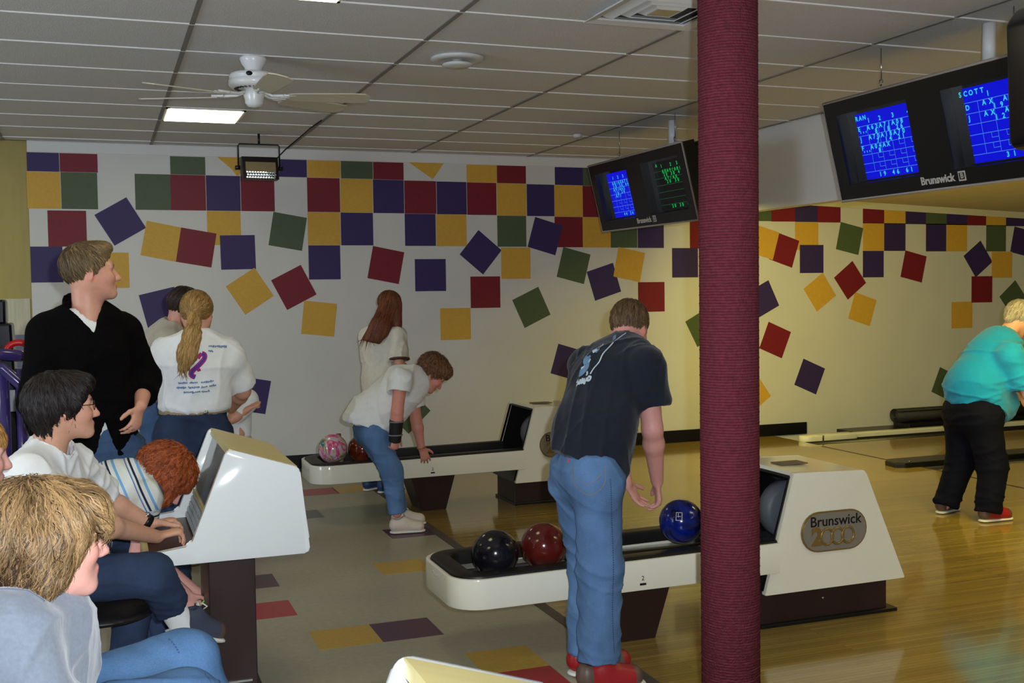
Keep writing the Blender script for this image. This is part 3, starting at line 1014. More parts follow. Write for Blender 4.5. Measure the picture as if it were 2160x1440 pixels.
def ball_return(y0, label, front):
    """y0 near edge"""
    t = thing('ball_return', label, 'ball return', (2.6, y0 + 0.3, 0))
    x0, x1 = 1.40, 3.04
    top = lambda x: 0.418 + 0.012 * (x - 1.4)
    bot = lambda x: 0.284 + 0.004 * (x - 1.4)
    O1 = rr_outline(x0, x1, y0, y0 + 0.60, 0.15)
    O2 = rr_outline(x0 + 0.022, x1, y0 + 0.022, y0 + 0.578, 0.13)
    O3 = rr_outline(x0 + 0.115, x1, y0 + 0.115, y0 + 0.485, 0.06)
    ring('rack_side', O1, O2, bot, top, M_cream, t)
    ring('rubber_rim', O2, O3, lambda x: top(x) - 0.05, lambda x: top(x) + 0.010, M_rubber, t, 0.012)
    bm = bmesh.new()
    add_prism(bm, O2, 'z', 0.292, 0.345)
    from_bm('rack_tray', bm, M_cream, t)
    for yy in (y0 + 0.235, y0 + 0.365):
        tube('track_rail', [(x0 + 0.11, yy, 0.365), (x1 + 0.1, yy, 0.375)], 0.013, M_rubber, t, 8)
    # tapering pedestal
    bm = bmesh.new()
    yc = y0 + 0.30
    A = [bm.verts.new((x, y, 0.29)) for x, y in ((2.16, yc - 0.17), (2.52, yc - 0.17), (2.52, yc + 0.17), (2.16, yc + 0.17))]
    B = [bm.verts.new((x, y, 0.0)) for x, y in ((2.25, yc - 0.13), (2.45, yc - 0.13), (2.45, yc + 0.13), (2.25, yc + 0.13))]
    for k in range(4):
        bm.faces.new([A[k], A[(k + 1) % 4], B[(k + 1) % 4], B[k]])
    bm.faces.new(A)
    bm.faces.new(B[::-1])
    from_bm('pedestal', bm, M_brown, t)
    # hood: two shaped cheeks, roof, back, and a dark lining inside the open mouth
    prof = [(2.968, 0.183), (3.80, 0.186), (3.555, 0.755), (3.135, 0.768)]
    for yy in (y0 + 0.02, y0 + 0.55):
        slab_prism('hood_cheek', fillet(prof, [0.004, 0.004, 0.03, 0.012]), 'y', yy, yy + 0.03, M_cream, t, 0.005)
    prism('hood_roof', [(3.142, 0.767), (3.545, 0.754), (3.540, 0.738), (3.138, 0.750)], 'y', y0 + 0.03, y0 + 0.57, M_cream, t)
    prism('hood_back', [(3.555, 0.745), (3.795, 0.19), (3.775, 0.19), (3.535, 0.745)], 'y', y0 + 0.03, y0 + 0.57, M_cream, t)
    prism('mouth_lining', [(3.27, 0.20), (3.43, 0.748), (3.45, 0.748), (3.29, 0.20)], 'y', y0 + 0.05, y0 + 0.55, M_black, t)
    for yy in (y0 + 0.050, y0 + 0.548):
        prism('cheek_lining', [(2.985, 0.19), (3.30, 0.19), (3.45, 0.75), (3.148, 0.752)], 'y', yy, yy + 0.003, M_black, t)
    prism('roof_lining', [(3.150, 0.750), (3.45, 0.740), (3.45, 0.734), (3.148, 0.744)], 'y', y0 + 0.05, y0 + 0.55, M_black, t)
    prism('sill', [(2.972, 0.183), (3.30, 0.183), (3.30, 0.30), (3.01, 0.30)], 'y', y0 + 0.05, y0 + 0.55, M_black, t)
    tube('mouth_trim', [(2.972, y0 + 0.05, 0.20), (3.132, y0 + 0.05, 0.742), (3.132, y0 + 0.55, 0.742), (2.972, y0 + 0.55, 0.20)], 0.010, M_black, t, 6)
    lathe('lift_wheel', [(0.0, -0.05), (0.12, -0.05), (0.15, -0.03), (0.15, 0.03), (0.12, 0.05), (0.0, 0.05)], (3.28, y0 + 0.30, 0.53), mat('lift_wheel_grey', (84, 88, 96), 0.5), t, n=24,
          rot=Matrix.Rotation(math.radians(90), 3, 'X'))
    box('top_vent', (3.30, y0 + 0.30, 0.768), (0.16, 0.10, 0.006), mat('vent_brown', (96, 80, 72), 0.5), t, bev=0.002)
    # plinth
    box('plinth', (3.37, y0 + 0.30, 0.09), (0.76, 0.40, 0.18), M_brown, t, bev=0.004)
    box('plinth_skirt', (3.39, y0 + 0.30, 0.009), (0.82, 0.45, 0.018), M_black, t, bev=0.003)
    lathe('plinth_screw', [(0.0, 0.0), (0.009, 0.0), (0.006, 0.004), (0.0, 0.005)], (3.36, y0 + 0.10, 0.11), M_metal, t, n=10, rot=Matrix.Rotation(math.radians(90), 3, 'X'))
    # badge
    bx, bz, yy = 3.365, 0.468, y0 + 0.02

    def stad(h, l):
        pts = []
        for i in range(13):
            a = -math.pi / 2 + math.pi * i / 12
            pts.append((bx + l + h * math.cos(a), bz + h * math.sin(a)))
        for i in range(13):
            a = math.pi / 2 + math.pi * i / 12
            pts.append((bx - l + h * math.cos(a), bz + h * math.sin(a)))
        return pts
    bd = prism('badge', stad(0.100, 0.094), 'y', yy - 0.008, yy + 0.001, M_goldm, t, bev=0.002, seg=1)
    prism('badge_face', stad(0.092, 0.094), 'y', yy - 0.010, yy, M_plate, bd)
    text('badge_name', [('Brunswick', 0.005, 0.050, 0.072)], (bx, yy - 0.0105, bz), (1, 0, 0), (0, 0, 1), M_black, bd, 0.0012, 0.0006)
    text('badge_number', [('2', -0.106, -0.026, 0.120)], (bx, yy - 0.0105, bz), (1, 0, 0), (0, 0, 1), M_goldm, bd, 0.0012, 0.006)
    for k in range(3):
        cx_ = bx - 0.047 + 0.062 * k
        bm = bmesh.new()
        for rad, th in ((0.035, 0.0065),):
            add_tube(bm, [(cx_ + rad * math.cos(2 * math.pi * i / 24), yy - 0.0105, bz - 0.026 + 1.12 * rad * math.sin(2 * math.pi * i / 24)) for i in range(24)], th, 6, True)
        from_bm('badge_number', bm, M_goldm, bd, True)
    # little maker's mark on the rack side
    text('rack_mark', [('2', 0, 0.020, 0.030)], (2.30, y0 - 0.0005, 0.325), (1, 0, 0), (0, 0, 1), M_black, t, 0.0006)
    box('rack_mark_bar', (2.30, y0 - 0.0005, 0.318), (0.032, 0.002, 0.010), M_black, t)
    tp = Vector((x0 - 0.0006, y0 + 0.30, 0.385))
    text('rack_end_logo', [('Brunswick', 0, 0, 0.028)], tp, (0, -1, 0), (0, 0, 1), M_logo, t, 0.0006, 0.0006)
    return t


YA, YB = 4.48, 7.89
ball_return(YA, 'cream ball return with black rails, hood and badge, in front of the maroon pillar side', True)
ball_return(YB, 'cream ball return with black rails standing nearest the painted wall', False)


def ball(c, rgb, label, swirl=None, holes=None, sparkle=False):
    t = thing('bowling_ball', label, 'bowling ball', (c[0], c[1], c[2] - 0.108), 'bowling balls on the ball returns')
    m = mat('ball_' + label.replace(' ', '_')[:40], rgb, 0.14, 0.45)
    nt = m.node_tree
    N = nt.nodes
    L = nt.links
    b = N['Principled BSDF']
    tc = N.new('ShaderNodeTexCoord')
    nz = N.new('ShaderNodeTexNoise')
    nz.inputs['Scale'].default_value = 9 if not swirl else 7
    nz.inputs['Detail'].default_value = 3
    nz.inputs['Distortion'].default_value = 2.0 if swirl else 0.5
    L.new(tc.outputs['Object'], nz.inputs['Vector'])
    cr = N.new('ShaderNodeValToRGB')
    cols = swirl or [tuple(v * 0.75 for v in rgb), tuple(min(255, v * 1.2) for v in rgb)]
    el = cr.color_ramp.elements
    while len(el) < len(cols):
        el.new(0.5)
    for i, e in enumerate(el):
        e.position = 0.32 + 0.36 * i / (len(cols) - 1)
        e.color = lin(cols[i]) + (1,)
    L.new(nz.outputs[0], cr.inputs[0])
    L.new(cr.outputs[0], b.inputs['Base Color'])
    bm = bmesh.new()
    bmesh.ops.create_uvsphere(bm, u_segments=40, v_segments=24, radius=0.1083, matrix=Matrix.Translation(c))
    from_bm('ball_shell', bm, m, t, True)
    hd = Vector(holes or (0.2, 0.5, 0.85)).normalized()
    a = hd.orthogonal().normalized()
    b2 = hd.cross(a)
    for da, db, rr_ in ((0.018, 0.022, 0.012), (-0.018, 0.022, 0.012), (0, -0.05, 0.014)):
        d = (hd * 0.1 + a * da + b2 * db).normalized()
        lathe('finger_hole', [(0.0, 0.0), (rr_, 0.0), (rr_ * 0.9, 0.0012), (0.0, 0.0012)], Vector(c) + d * 0.1079, M_black, t, n=14, rot=d.to_track_quat('Z', 'Y').to_matrix())
    return t


BY = YA + 0.225
p = P(1045, 1167, Y=BY); ball(tuple(p), (22, 20, 26), 'black bowling ball at the rounded end of the nearer ball return')
p = P(1147, 1151, Y=BY + 0.02); ball(tuple(p), (80, 24, 20), 'dark red bowling ball beside the black one on the rack')
p = P(1437, 1099, Y=BY + 0.03)
bb_ = ball(tuple(p), (14, 30, 110), 'blue bowling ball near the reaching hands of the man in jeans', swirl=[(4, 9, 40), (10, 32, 120)], holes=(0.6, 0.7, 0.5))
d = Vector((-0.52, -0.74, 0.40)).normalized()
qm = d.to_track_quat('Z', 'Y').to_matrix()
bm = bmesh.new()
for a_, s_ in (((-0.014, 0), (0.003, 0.04)), ((0.014, 0), (0.003, 0.04)), ((0, 0.019), (0.03, 0.003)), ((0, -0.019), (0.03, 0.003)), ((0, 0), (0.018, 0.003)), ((-0.004, 0.005), (0.003, 0.02))):
    add_box(bm, Vector(p) + qm @ Vector((a_[0], a_[1], 0.1078)), (s_[0], s_[1], 0.0012), qm)
from_bm('ball_emblem', bm, M_logo, bb_)
p = P(702, 946, Y=YB + 0.20)
ball(tuple(p), (60, 110, 120), 'swirled teal, pink and white bowling ball by the mural', swirl=[(20, 110, 120), (150, 130, 50), (190, 180, 190), (205, 20, 100), (200, 190, 200)], holes=(0.1, 0.9, 0.4))
p = P(764, 946, Y=YB + 0.26)
ball(tuple(p), (92, 30, 22), 'dark orange and brown bowling ball beside the swirled one', swirl=[(30, 14, 14), (110, 40, 20), (60, 20, 16)], holes=(0.1, 0.9, 0.4))
q = P(714, 925, Y=YB + 0.36)
bt = thing('small_bottle', 'small pale bottle standing behind the swirled ball', 'bottle', (q[0], q[1], 0.34))
lathe('bottle_body', [(0.0, 0.0), (0.03, 0.0), (0.032, 0.02), (0.032, 0.20), (0.02, 0.23), (0.0, 0.232)], (q[0], q[1], 0.345), mat('bottle_tan', (178, 160, 130), 0.4), bt, n=16)
lathe('bottle_cap', [(0.0, 0.23), (0.021, 0.23), (0.021, 0.262), (0.0, 0.265)], (q[0], q[1], 0.345), mat('cap_brown', (110, 84, 62), 0.4), bt, n=16)

# ------------------------------------------------------------------ scoring consoles


def console(y0, label, papers=False):
    """y0 = near side; body copied for each lane pair"""
    W_ = 0.77
    t = thing('scoring_console', label, 'scoring console', (0.45, y0 + W_ / 2, 0))
    prof = [(0.124, 0.643), (0.757, 0.643), (0.722, 0.986), (0.444, 1.078), (0.300, 0.712), (0.124, 0.690)]
    # rounded profile
    for yy in (y0, y0 + W_ - 0.034):
        slab_prism('side_panel', fillet(prof, [0.028, 0.02, 0.03, 0.03, 0.03, 0.02]), 'y', yy, yy + 0.034, M_white, t, 0.007)
    ya, yb = y0 + 0.02, y0 + W_ - 0.02
    prism('top_panel', [(0.452, 1.0755), (0.715, 0.989), (0.706, 0.966), (0.446, 1.050)], 'y', ya, yb, M_aged, t)
    prism('back_panel', [(0.722, 0.975), (0.752, 0.655), (0.736, 0.655), (0.706, 0.972)], 'y', ya, yb, M_white, t)
    prism('back_hatch', [(0.728, 0.90), (0.760, 0.68), (0.772, 0.68), (0.752, 0.84)], 'y', y0 + 0.10, y0 + W_ - 0.10, M_white, t, bev=0.003)
    prism('bottom_pan', [(0.14, 0.65), (0.745, 0.65), (0.745, 0.668), (0.14, 0.668)], 'y', ya, yb, M_white, t)
    prism('desk_top', [(0.142, 0.668), (0.40, 0.668), (0.40, 0.684), (0.142, 0.680)], 'y', ya, yb, mat('desk_brown', (84, 54, 44), 0.4, noise=(10, 0.1)), t)
    prism('front_lip', [(0.124, 0.650), (0.150, 0.650), (0.150, 0.690), (0.136, 0.694), (0.124, 0.688)], 'y', ya, yb, M_aged, t, bev=0.004, seg=2)
    # slanted screen, recessed behind the side panels
    e0 = np.array([0.332, 0.690])
    e1 = np.array([0.462, 1.050])
    d = (e1 - e0) / np.linalg.norm(e1 - e0)
    n = np.array([d[1], -d[0]]) * 0.02
    prism('screen_panel', [tuple(e0 + d * 0.11), tuple(e1), tuple(e1 + n), tuple(e0 + d * 0.11 + n)], 'y', ya, yb, mat('console_dark_glass', (34, 22, 22), 0.08, 0.6), t)
    prism('screen_edge', [tuple(e0 + d * 0.105 - n * 0.3), tuple(e0 + d * 0.125 - n * 0.3), tuple(e0 + d * 0.125 + n), tuple(e0 + d * 0.105 + n)], 'y', ya, yb, M_aged, t)
    kb = prism('key_panel', [tuple(e0), tuple(e0 + d * 0.105), tuple(e0 + d * 0.105 + n), tuple(e0 + n)], 'y', ya, yb, mat('key_panel_brown', (70, 52, 48), 0.4), t)
    bm = bmesh.new()
    a = math.atan2(d[1], d[0])
    R_ = Matrix.Rotation(-a, 3, 'Y')
    for r_ in range(4):
        for k in range(22):
            pp = e0 + d * (0.016 + 0.024 * r_) - n * 0.1
            add_box(bm, (pp[0], ya + 0.05 + 0.030 * k, pp[1]), (0.016, 0.022, 0.010), R_)
    from_bm('keys', bm, mat('key_grey', (176, 180, 184), 0.4), kb)
    # pedestal
    pd = box('pedestal', (0.470, y0 + W_ / 2, 0.335), (0.185, 0.40, 0.63), M_brown, t, bev=0.004)
    box('pedestal_foot', (0.475, y0 + W_ / 2, 0.012), (0.25, 0.46, 0.024), M_black, t, bev=0.004)
    box('foot_trim', (0.47, y0 + W_ / 2 - 0.204, 0.10), (0.14, 0.006, 0.008), M_metal, t)
    if papers:
        for k in range(3):
            o = box('score_sheet', (0.27 + 0.01 * k, y0 + 0.16 + 0.13 * k, 0.70 + 0.005 * k), (0.16, 0.11, 0.003), mat('paper', (224, 222, 212), 0.7), t,
                    rot=Matrix.Rotation(math.radians(-55 + 8 * k), 3, 'Y') @ Matrix.Rotation(0.2 * k, 3, 'Z'))
    return t


console(4.35, 'white scoring console at which the boy in glasses is typing')
console(7.72, 'white scoring console standing behind the man in the black pullover', True)
console(0.985, 'white scoring console standing nearest below the maroon pillar')

# ------------------------------------------------------------------ people: smooth bodies from blended volumes


def V3(*a):
    return np.array(a, float)


def nrm(v):
    v = np.array(v, float)
    return v / max(np.linalg.norm(v), 1e-9)


class Vol:
    """a blended solid; ops are unions / subtractions, meshed with surface nets"""

    def __init__(self):
        self.ops = []

    def cone(self, a, b, ra, rb, k=0.02, sub=False, flat=None, clip=None):
        self.ops.append(('c', np.array(a, float), np.array(b, float), ra, rb, k, sub, flat, clip))
        return self

    def ell(self, c, r, ax=None, k=0.02, sub=False, clip=None):
        self.ops.append(('e', np.array(c, float), np.array(r, float), np.eye(3) if ax is None else np.array(ax, float), k, sub, clip))
        return self

    def chain(self, pts, rs, k=0.02, **kw):
        for i in range(len(pts) - 1):
            self.cone(pts[i], pts[i + 1], rs[i], rs[i + 1], k, **kw)
        return self

    def bbox(self, op):
        if op[0] == 'c':
            r = max(op[3], op[4])
            return np.minimum(op[1], op[2]) - r, np.maximum(op[1], op[2]) + r
        r = max(op[2])
        return op[1] - r, op[1] + r

    def mesh(self, h):
        bs = [self.bbox(o) for o in self.ops if not o[6 if o[0] == 'c' else 5]]
        lo = np.min([b[0] for b in bs], 0) - 3 * h - 0.02
        hi = np.max([b[1] for b in bs], 0) + 3 * h + 0.02
        n = np.ceil((hi - lo) / h).astype(int) + 1
        F = np.full(n, 1.0, np.float32)
        for op in self.ops:
            k = op[5] if op[0] == 'c' else op[4]
            sub = op[6] if op[0] == 'c' else op[5]
            b0, b1 = self.bbox(op)
            m = k + 3 * h
            i0 = np.maximum(np.floor((b0 - m - lo) / h).astype(int), 0)
            i1 = np.minimum(np.ceil((b1 + m - lo) / h).astype(int) + 1, n)
            if np.any(i1 <= i0):
                continue
            ax = [(lo[d] + h * np.arange(i0[d], i1[d])).astype(np.float32) for d in range(3)]
            X, Y, Z = np.meshgrid(*ax, indexing='ij')
            if op[0] == 'c':
                _, a, b, ra, rb, k, sub, flat, clip = op
                qx, qy, qz = X - a[0], Y - a[1], Z - a[2]
                ba = b - a
                sc = 1.0
                if flat is not None:
                    fd, ff = nrm(flat[0]), flat[1]
                    g = (1 / ff - 1)
                    dt = (qx * fd[0] + qy * fd[1] + qz * fd[2]) * g
                    qx, qy, qz = qx + dt * fd[0], qy + dt * fd[1], qz + dt * fd[2]
                    ba = ba + fd * (ba @ fd) * g
                    sc = 0.5 * (1 + ff)
                l2 = max(float(ba @ ba), 1e-9)
                t = np.clip((qx * ba[0] + qy * ba[1] + qz * ba[2]) / l2, 0, 1)
                d = (np.sqrt((qx - t * ba[0]) ** 2 + (qy - t * ba[1]) ** 2 + (qz - t * ba[2]) ** 2) - (ra + t * (rb - ra))) * sc
            else:
                _, c, r, A, k, sub, clip = op
                qx, qy, qz = X - c[0], Y - c[1], Z - c[2]
                e = 0
                for d_ in range(3):
                    e = e + ((qx * A[d_][0] + qy * A[d_][1] + qz * A[d_][2]) / r[d_]) ** 2
                e = np.sqrt(e)
                d = (e - 1) * float(min(r)) * np.where(e > 1, 1.0, 1.0)
            if clip is not None:
                for (cp_, cn_) in clip:
                    d = np.maximum(d, (X - cp_[0]) * cn_[0] + (Y - cp_[1]) * cn_[1] + (Z - cp_[2]) * cn_[2])
            sl = tuple(slice(i0[q], i1[q]) for q in range(3))
            f = F[sl]
            if sub:
                d = -d
                u = np.maximum(k - np.abs(f - d), 0) / max(k, 1e-6)
                F[sl] = np.maximum(f, d) + u * u * k * 0.25
            else:
                u = np.maximum(k - np.abs(f - d), 0) / max(k, 1e-6)
                F[sl] = np.minimum(f, d) - u * u * k * 0.25
        return nets(F, lo, h)


def nets(F, lo, h):
    s = F < 0
    a = s[:-1, :-1, :-1]
    cnt = np.zeros(a.shape, np.uint8)
    for i in (0, 1):
        for j in (0, 1):
            for k in (0, 1):
                cnt += s[i:i + a.shape[0], j:j + a.shape[1], k:k + a.shape[2]]
    act = (cnt > 0) & (cnt < 8)
    idx = np.argwhere(act)
    cv = np.empty((len(idx), 8), np.float32)
    offs = [(i, j, k) for i in (0, 1) for j in (0, 1) for k in (0, 1)]
    for q, (i, j, k) in enumerate(offs):
        cv[:, q] = F[idx[:, 0] + i, idx[:, 1] + j, idx[:, 2] + k]
    acc = np.zeros((len(idx), 3), np.float32)
    num = np.zeros(len(idx), np.float32)
    for p in range(8):
        for q in range(p + 1, 8):
            o0, o1 = np.array(offs[p]), np.array(offs[q])
            if np.abs(o0 - o1).sum() != 1:
                continue
            f0, f1 = cv[:, p], cv[:, q]
            cr = (f0 < 0) != (f1 < 0)
            t = np.where(cr, f0 / np.where(cr, f0 - f1, 1), 0)
            acc += np.where(cr[:, None], o0 + t[:, None] * (o1 - o0), 0)
            num += cr
    V = lo + h * (idx + acc / num[:, None])
    vid = np.full(a.shape, -1, np.int32)
    vid[tuple(idx.T)] = np.arange(len(idx))
    Q = []
    for ax in range(3):
        o1, o2 = (ax + 1) % 3, (ax + 2) % 3
        sh = list(F.shape)
        s0 = [slice(None)] * 3
        s1 = [slice(None)] * 3
        s0[ax] = slice(0, -1)
        s1[ax] = slice(1, None)
        d = s[tuple(s0)] != s[tuple(s1)]
        e = np.argwhere(d)
        e = e[(e[:, o1] > 0) & (e[:, o2] > 0) & (e[:, o1] < sh[o1] - 1) & (e[:, o2] < sh[o2] - 1)]
        inside = s[tuple(e.T)]
        def cell(d1, d2):
            c = e.copy()
            c[:, o1] -= d1
            c[:, o2] -= d2
            return vid[tuple(c.T)]
        q = np.stack([cell(1, 1), cell(0, 1), cell(0, 0), cell(1, 0)], 1)
        q[~inside] = q[~inside][:, ::-1]
        Q.append(q)
    return V, np.concatenate(Q)


def wav(p, sc, seed, n=5, aniso=(1, 1, 1)):
    rs = np.random.RandomState(seed)
    out = 0
    q = p * np.array(aniso)
    for i in range(n):
        d = nrm(rs.normal(size=3)) * (2 * math.pi / sc) * rs.uniform(0.7, 1.5)
        out = out + np.sin(q @ d + rs.uniform(0, 6.28) + 0.8 * np.sin(q @ d[::-1] * 0.6))
    return out / n


def vmesh(name, vol, h, mats, parent, disp=None, col=None, flow=None, relax=1):
    V, Q = vol.mesh(h)
    me = bpy.data.meshes.new(name)
    me.vertices.add(len(V))
    # light smoothing keeps nets crisp but free of steps
    for _ in range(relax):
        acc = np.zeros_like(V)
        cnt = np.zeros(len(V))
        for k in range(4):
            np.add.at(acc, Q[:, k], V[Q[:, (k + 1) % 4]] + V[Q[:, (k - 1) % 4]])
            np.add.at(cnt, Q[:, k], 2)
        V = V * 0.5 + 0.5 * acc / np.maximum(cnt, 1)[:, None]
    if disp is not None:
        fn = np.cross(V[Q[:, 2]] - V[Q[:, 0]], V[Q[:, 3]] - V[Q[:, 1]])
        N = np.zeros_like(V)
        for k in range(4):
            np.add.at(N, Q[:, k], fn)
        N /= np.maximum(np.linalg.norm(N, axis=1), 1e-12)[:, None]
        V = V + N * disp(V)[:, None]
    me.vertices.foreach_set('co', V.astype(np.float32).ravel())
    me.loops.add(Q.size)
    me.loops.foreach_set('vertex_index', Q.astype(np.int32).ravel())
    me.polygons.add(len(Q))
    me.polygons.foreach_set('loop_start', np.arange(0, Q.size, 4, dtype=np.int32))
    me.update(calc_edges=True)
    if col is not None:
        at = me.color_attributes.new('col', 'FLOAT_COLOR', 'POINT')
        c = np.ones((len(V), 4), np.float32)
        c[:, :3] = col(V)
        at.data.foreach_set('color', c.ravel())
    if flow is not None:
        at = me.attributes.new('flow', 'FLOAT_VECTOR', 'POINT')
        at.data.foreach_set('vector', flow(V).astype(np.float32).ravel())
    return link(name, me, mats, parent, True)


def skin_mat():
    m = mat('skin', (214, 160, 138), 0.48, 0.4, attr='col', noise=(60, 0.05), bump=(220, 0.06))
    return m


def hair_mat(name, dark, light, rough=0.42):
    if name in MATS:
        return MATS[name]
    m = mat(name, dark, rough, 0.35)
    nt = m.node_tree
    N = nt.nodes
    L = nt.links
    b = N['Principled BSDF']
    at = N.new('ShaderNodeAttribute')
    at.attribute_name = 'flow'
    nz = N.new('ShaderNodeTexNoise')
    nz.inputs['Scale'].default_value = 1.0
    nz.inputs['Detail'].default_value = 5
    nz.inputs['Roughness'].default_value = 0.65
    L.new(at.outputs['Vector'], nz.inputs['Vector'])
    cr = N.new('ShaderNodeValToRGB')
    cr.color_ramp.elements[0].position = 0.30
    cr.color_ramp.elements[0].color = lin(dark) + (1,)
    cr.color_ramp.elements[1].position = 0.68
    cr.color_ramp.elements[1].color = lin(light) + (1,)
    L.new(nz.outputs[0], cr.inputs[0])
    L.new(cr.outputs[0], b.inputs['Base Color'])
    bp = N.new('ShaderNodeBump')
    bp.inputs['Strength'].default_value = 0.75
    bp.inputs['Distance'].default_value = 0.012
    L.new(nz.outputs[0], bp.inputs['Height'])
    L.new(bp.outputs[0], b.inputs['Normal'])
    return m


def cloth(name, rgb, rough=0.85, amt=0.06, sc=30, bump=0.25):
    return mat(name, rgb, rough, 0.15, noise=(sc, amt), bump=(22, bump), sheen=0.15)


def denim(name, rgb):
    if name in MATS:
        return MATS[name]
    m = mat(name, rgb, 0.85, 0.15, noise=(7, 0.34, (1, 1, 0.5)), bump=(14, 0.5))
    nt = m.node_tree
    N = nt.nodes
    tc = N.new('ShaderNodeTexCoord')
    nz = N.new('ShaderNodeTexNoise')
    nz.inputs['Scale'].default_value = 320
    nt.links.new(tc.outputs['Object'], nz.inputs['Vector'])
    mr = N.new('ShaderNodeMapRange')
    mr.inputs[3].default_value = 0.72
    mr.inputs[4].default_value = 1.25
    nt.links.new(nz.outputs[0], mr.inputs[0])
    b = N['Principled BSDF']
    src = b.inputs['Base Color'].links[0].from_socket
    mx = N.new('ShaderNodeMix')
    mx.data_type = 'RGBA'
    mx.blend_type = 'MULTIPLY'
    mx.inputs[0].default_value = 1
    nt.links.new(src, mx.inputs[6])
    nt.links.new(mr.outputs[0], mx.inputs[7])
    nt.links.new(mx.outputs[2], b.inputs['Base Color'])
    return m


class Head:
    def __init__(self, c, fwd, up=(0, 0, 1), s=1.0):
        self.c = np.array(c, float)
        self.f = nrm(fwd)
        u = np.array(up, float)
        self.u = nrm(u - self.f * (u @ self.f))
        self.r = np.cross(self.f, self.u)         # person's right
        self.s = s

    def at(self, side, f, u):
        return self.c + (self.r * side + self.f * f + self.u * u) * self.s

    def loc(self, V):
        q = (V - self.c) / self.s
        return q @ self.r, q @ self.f, q @ self.u

    @property
    def ax(self):
        return np.array([self.r, self.f, self.u])

    def add(self, v, neck):
        s = self.s
        A = self.ax
        E = lambda a, r, k=0.02, sub=False: v.ell(self.at(*a), np.array(r) * s, A, k * s, sub)
        C = lambda a, b, ra, rb, k=0.015: v.cone(self.at(*a), self.at(*b), ra * s, rb * s, k * s)
        E((0, -0.014, 0.028), (0.074, 0.094, 0.088))
        E((0, 0.030, -0.020), (0.062, 0.060, 0.082), 0.03)
        E((0, 0.046, -0.070), (0.042, 0.040, 0.040), 0.03)
        for sd in (-1, 1):
            C((sd * 0.055, -0.002, -0.050), (sd * 0.018, 0.074, -0.098), 0.016, 0.014, 0.03)
            E((sd * 0.037, 0.064, -0.026), (0.022, 0.024, 0.022), 0.03)
        E((0, 0.080, -0.096), (0.020, 0.016, 0.015), 0.02)
        E((0, 0.080, 0.022), (0.050, 0.014, 0.012), 0.02)
        for sd in (-1, 1):
            E((sd * 0.031, 0.096, 0.002), (0.017, 0.015, 0.011), 0.014, True)
            E((sd * 0.031, 0.073, 0.002), (0.0125, 0.0125, 0.0115), 0.004)
            E((sd * 0.031, 0.080, 0.012), (0.016, 0.006, 0.004), 0.008)
        C((0, 0.088, 0.010), (0, 0.112, -0.034), 0.008, 0.0115, 0.012)
        for sd in (-1, 1):
            E((sd * 0.011, 0.101, -0.038), (0.009, 0.010, 0.008), 0.008)
        E((0, 0.094, -0.062), (0.022, 0.009, 0.0055), 0.008)
        E((0, 0.092, -0.073), (0.019, 0.009, 0.006), 0.006)
        for sd in (-1, 1):
            er = nrm(self.r * sd * 0.5 - self.f * 0.25)
            ea = np.array([np.cross(self.u, nrm(self.f * 0.9 + self.r * sd * 0.4)), nrm(self.f * 0.9 + self.r * sd * 0.4), self.u])
            v.ell(self.at(sd * 0.077, -0.012, -0.008), np.array((0.008, 0.018, 0.031)) * s, ea, 0.006 * s)
            v.ell(self.at(sd * 0.086, -0.008, -0.004), np.array((0.006, 0.009, 0.017)) * s, ea, 0.005 * s, True)
        v.cone(self.at(0, -0.022, -0.045), neck, 0.058 * s, 0.062 * s, 0.03 * s)

    def paint(self, skin, hairc, eye=(60, 46, 40)):
        sk = np.array(lin(skin))
        lip = np.array(lin((188, 104, 100)))
        hr = np.array(lin(hairc))
        er = np.array(lin((226, 140, 124)))

        def f(V):
            a, b, c = self.loc(V)
            o = np.tile(sk, (len(V), 1)).astype(float)

            def mix(mask, colr):
                m = np.clip(mask, 0, 1)[:, None]
                o[:] = o * (1 - m) + colr * m
            near = np.exp(-((np.abs(a) - 0.045) ** 2 + (c + 0.03) ** 2) / 0.0009) * (b > 0.03)
            mix(0.30 * near, er)
            mix(0.45 * ((np.abs(a) > 0.068) & (np.abs(b + 0.012) < 0.03) & (np.abs(c + 0.008) < 0.035)), er)
            mix(np.clip(1.35 - ((a / 0.024) ** 2 + ((c + 0.067) / 0.0115) ** 2), 0, 1) * (b > 0.075) * 0.75, lip)
            mix(np.clip(1.5 - (((np.abs(a) - 0.031) / 0.022) ** 2 + ((c - 0.023) / 0.006) ** 2), 0, 1) * (b > 0.05) * 0.85, hr)
            e2 = (((np.abs(a) - 0.031) / 0.0125) ** 2 + ((c - 0.001) / 0.0062) ** 2)
            mix(np.clip(1.6 - e2, 0, 1) * (b > 0.06), np.array(lin((206, 198, 192))))
            mix(np.clip(1.6 - (((np.abs(a) - 0.033) / 0.0062) ** 2 + ((c - 0.001) / 0.0062) ** 2), 0, 1) * (b > 0.06), np.array(lin(eye)))
            return o
        return f

    def flow(self, k=26.0, along=2.0):
        """strand coordinate: streaks run from the crown down"""
        def f(V):
            a, b, c = self.loc(V)
            r = np.sqrt(a * a + (b + 0.02) ** 2) + 1e-6
            return np.stack([a / r * k, (b + 0.02) / r * k, (c * 6 + r * 14) * along * 0.35], 1)
        return f


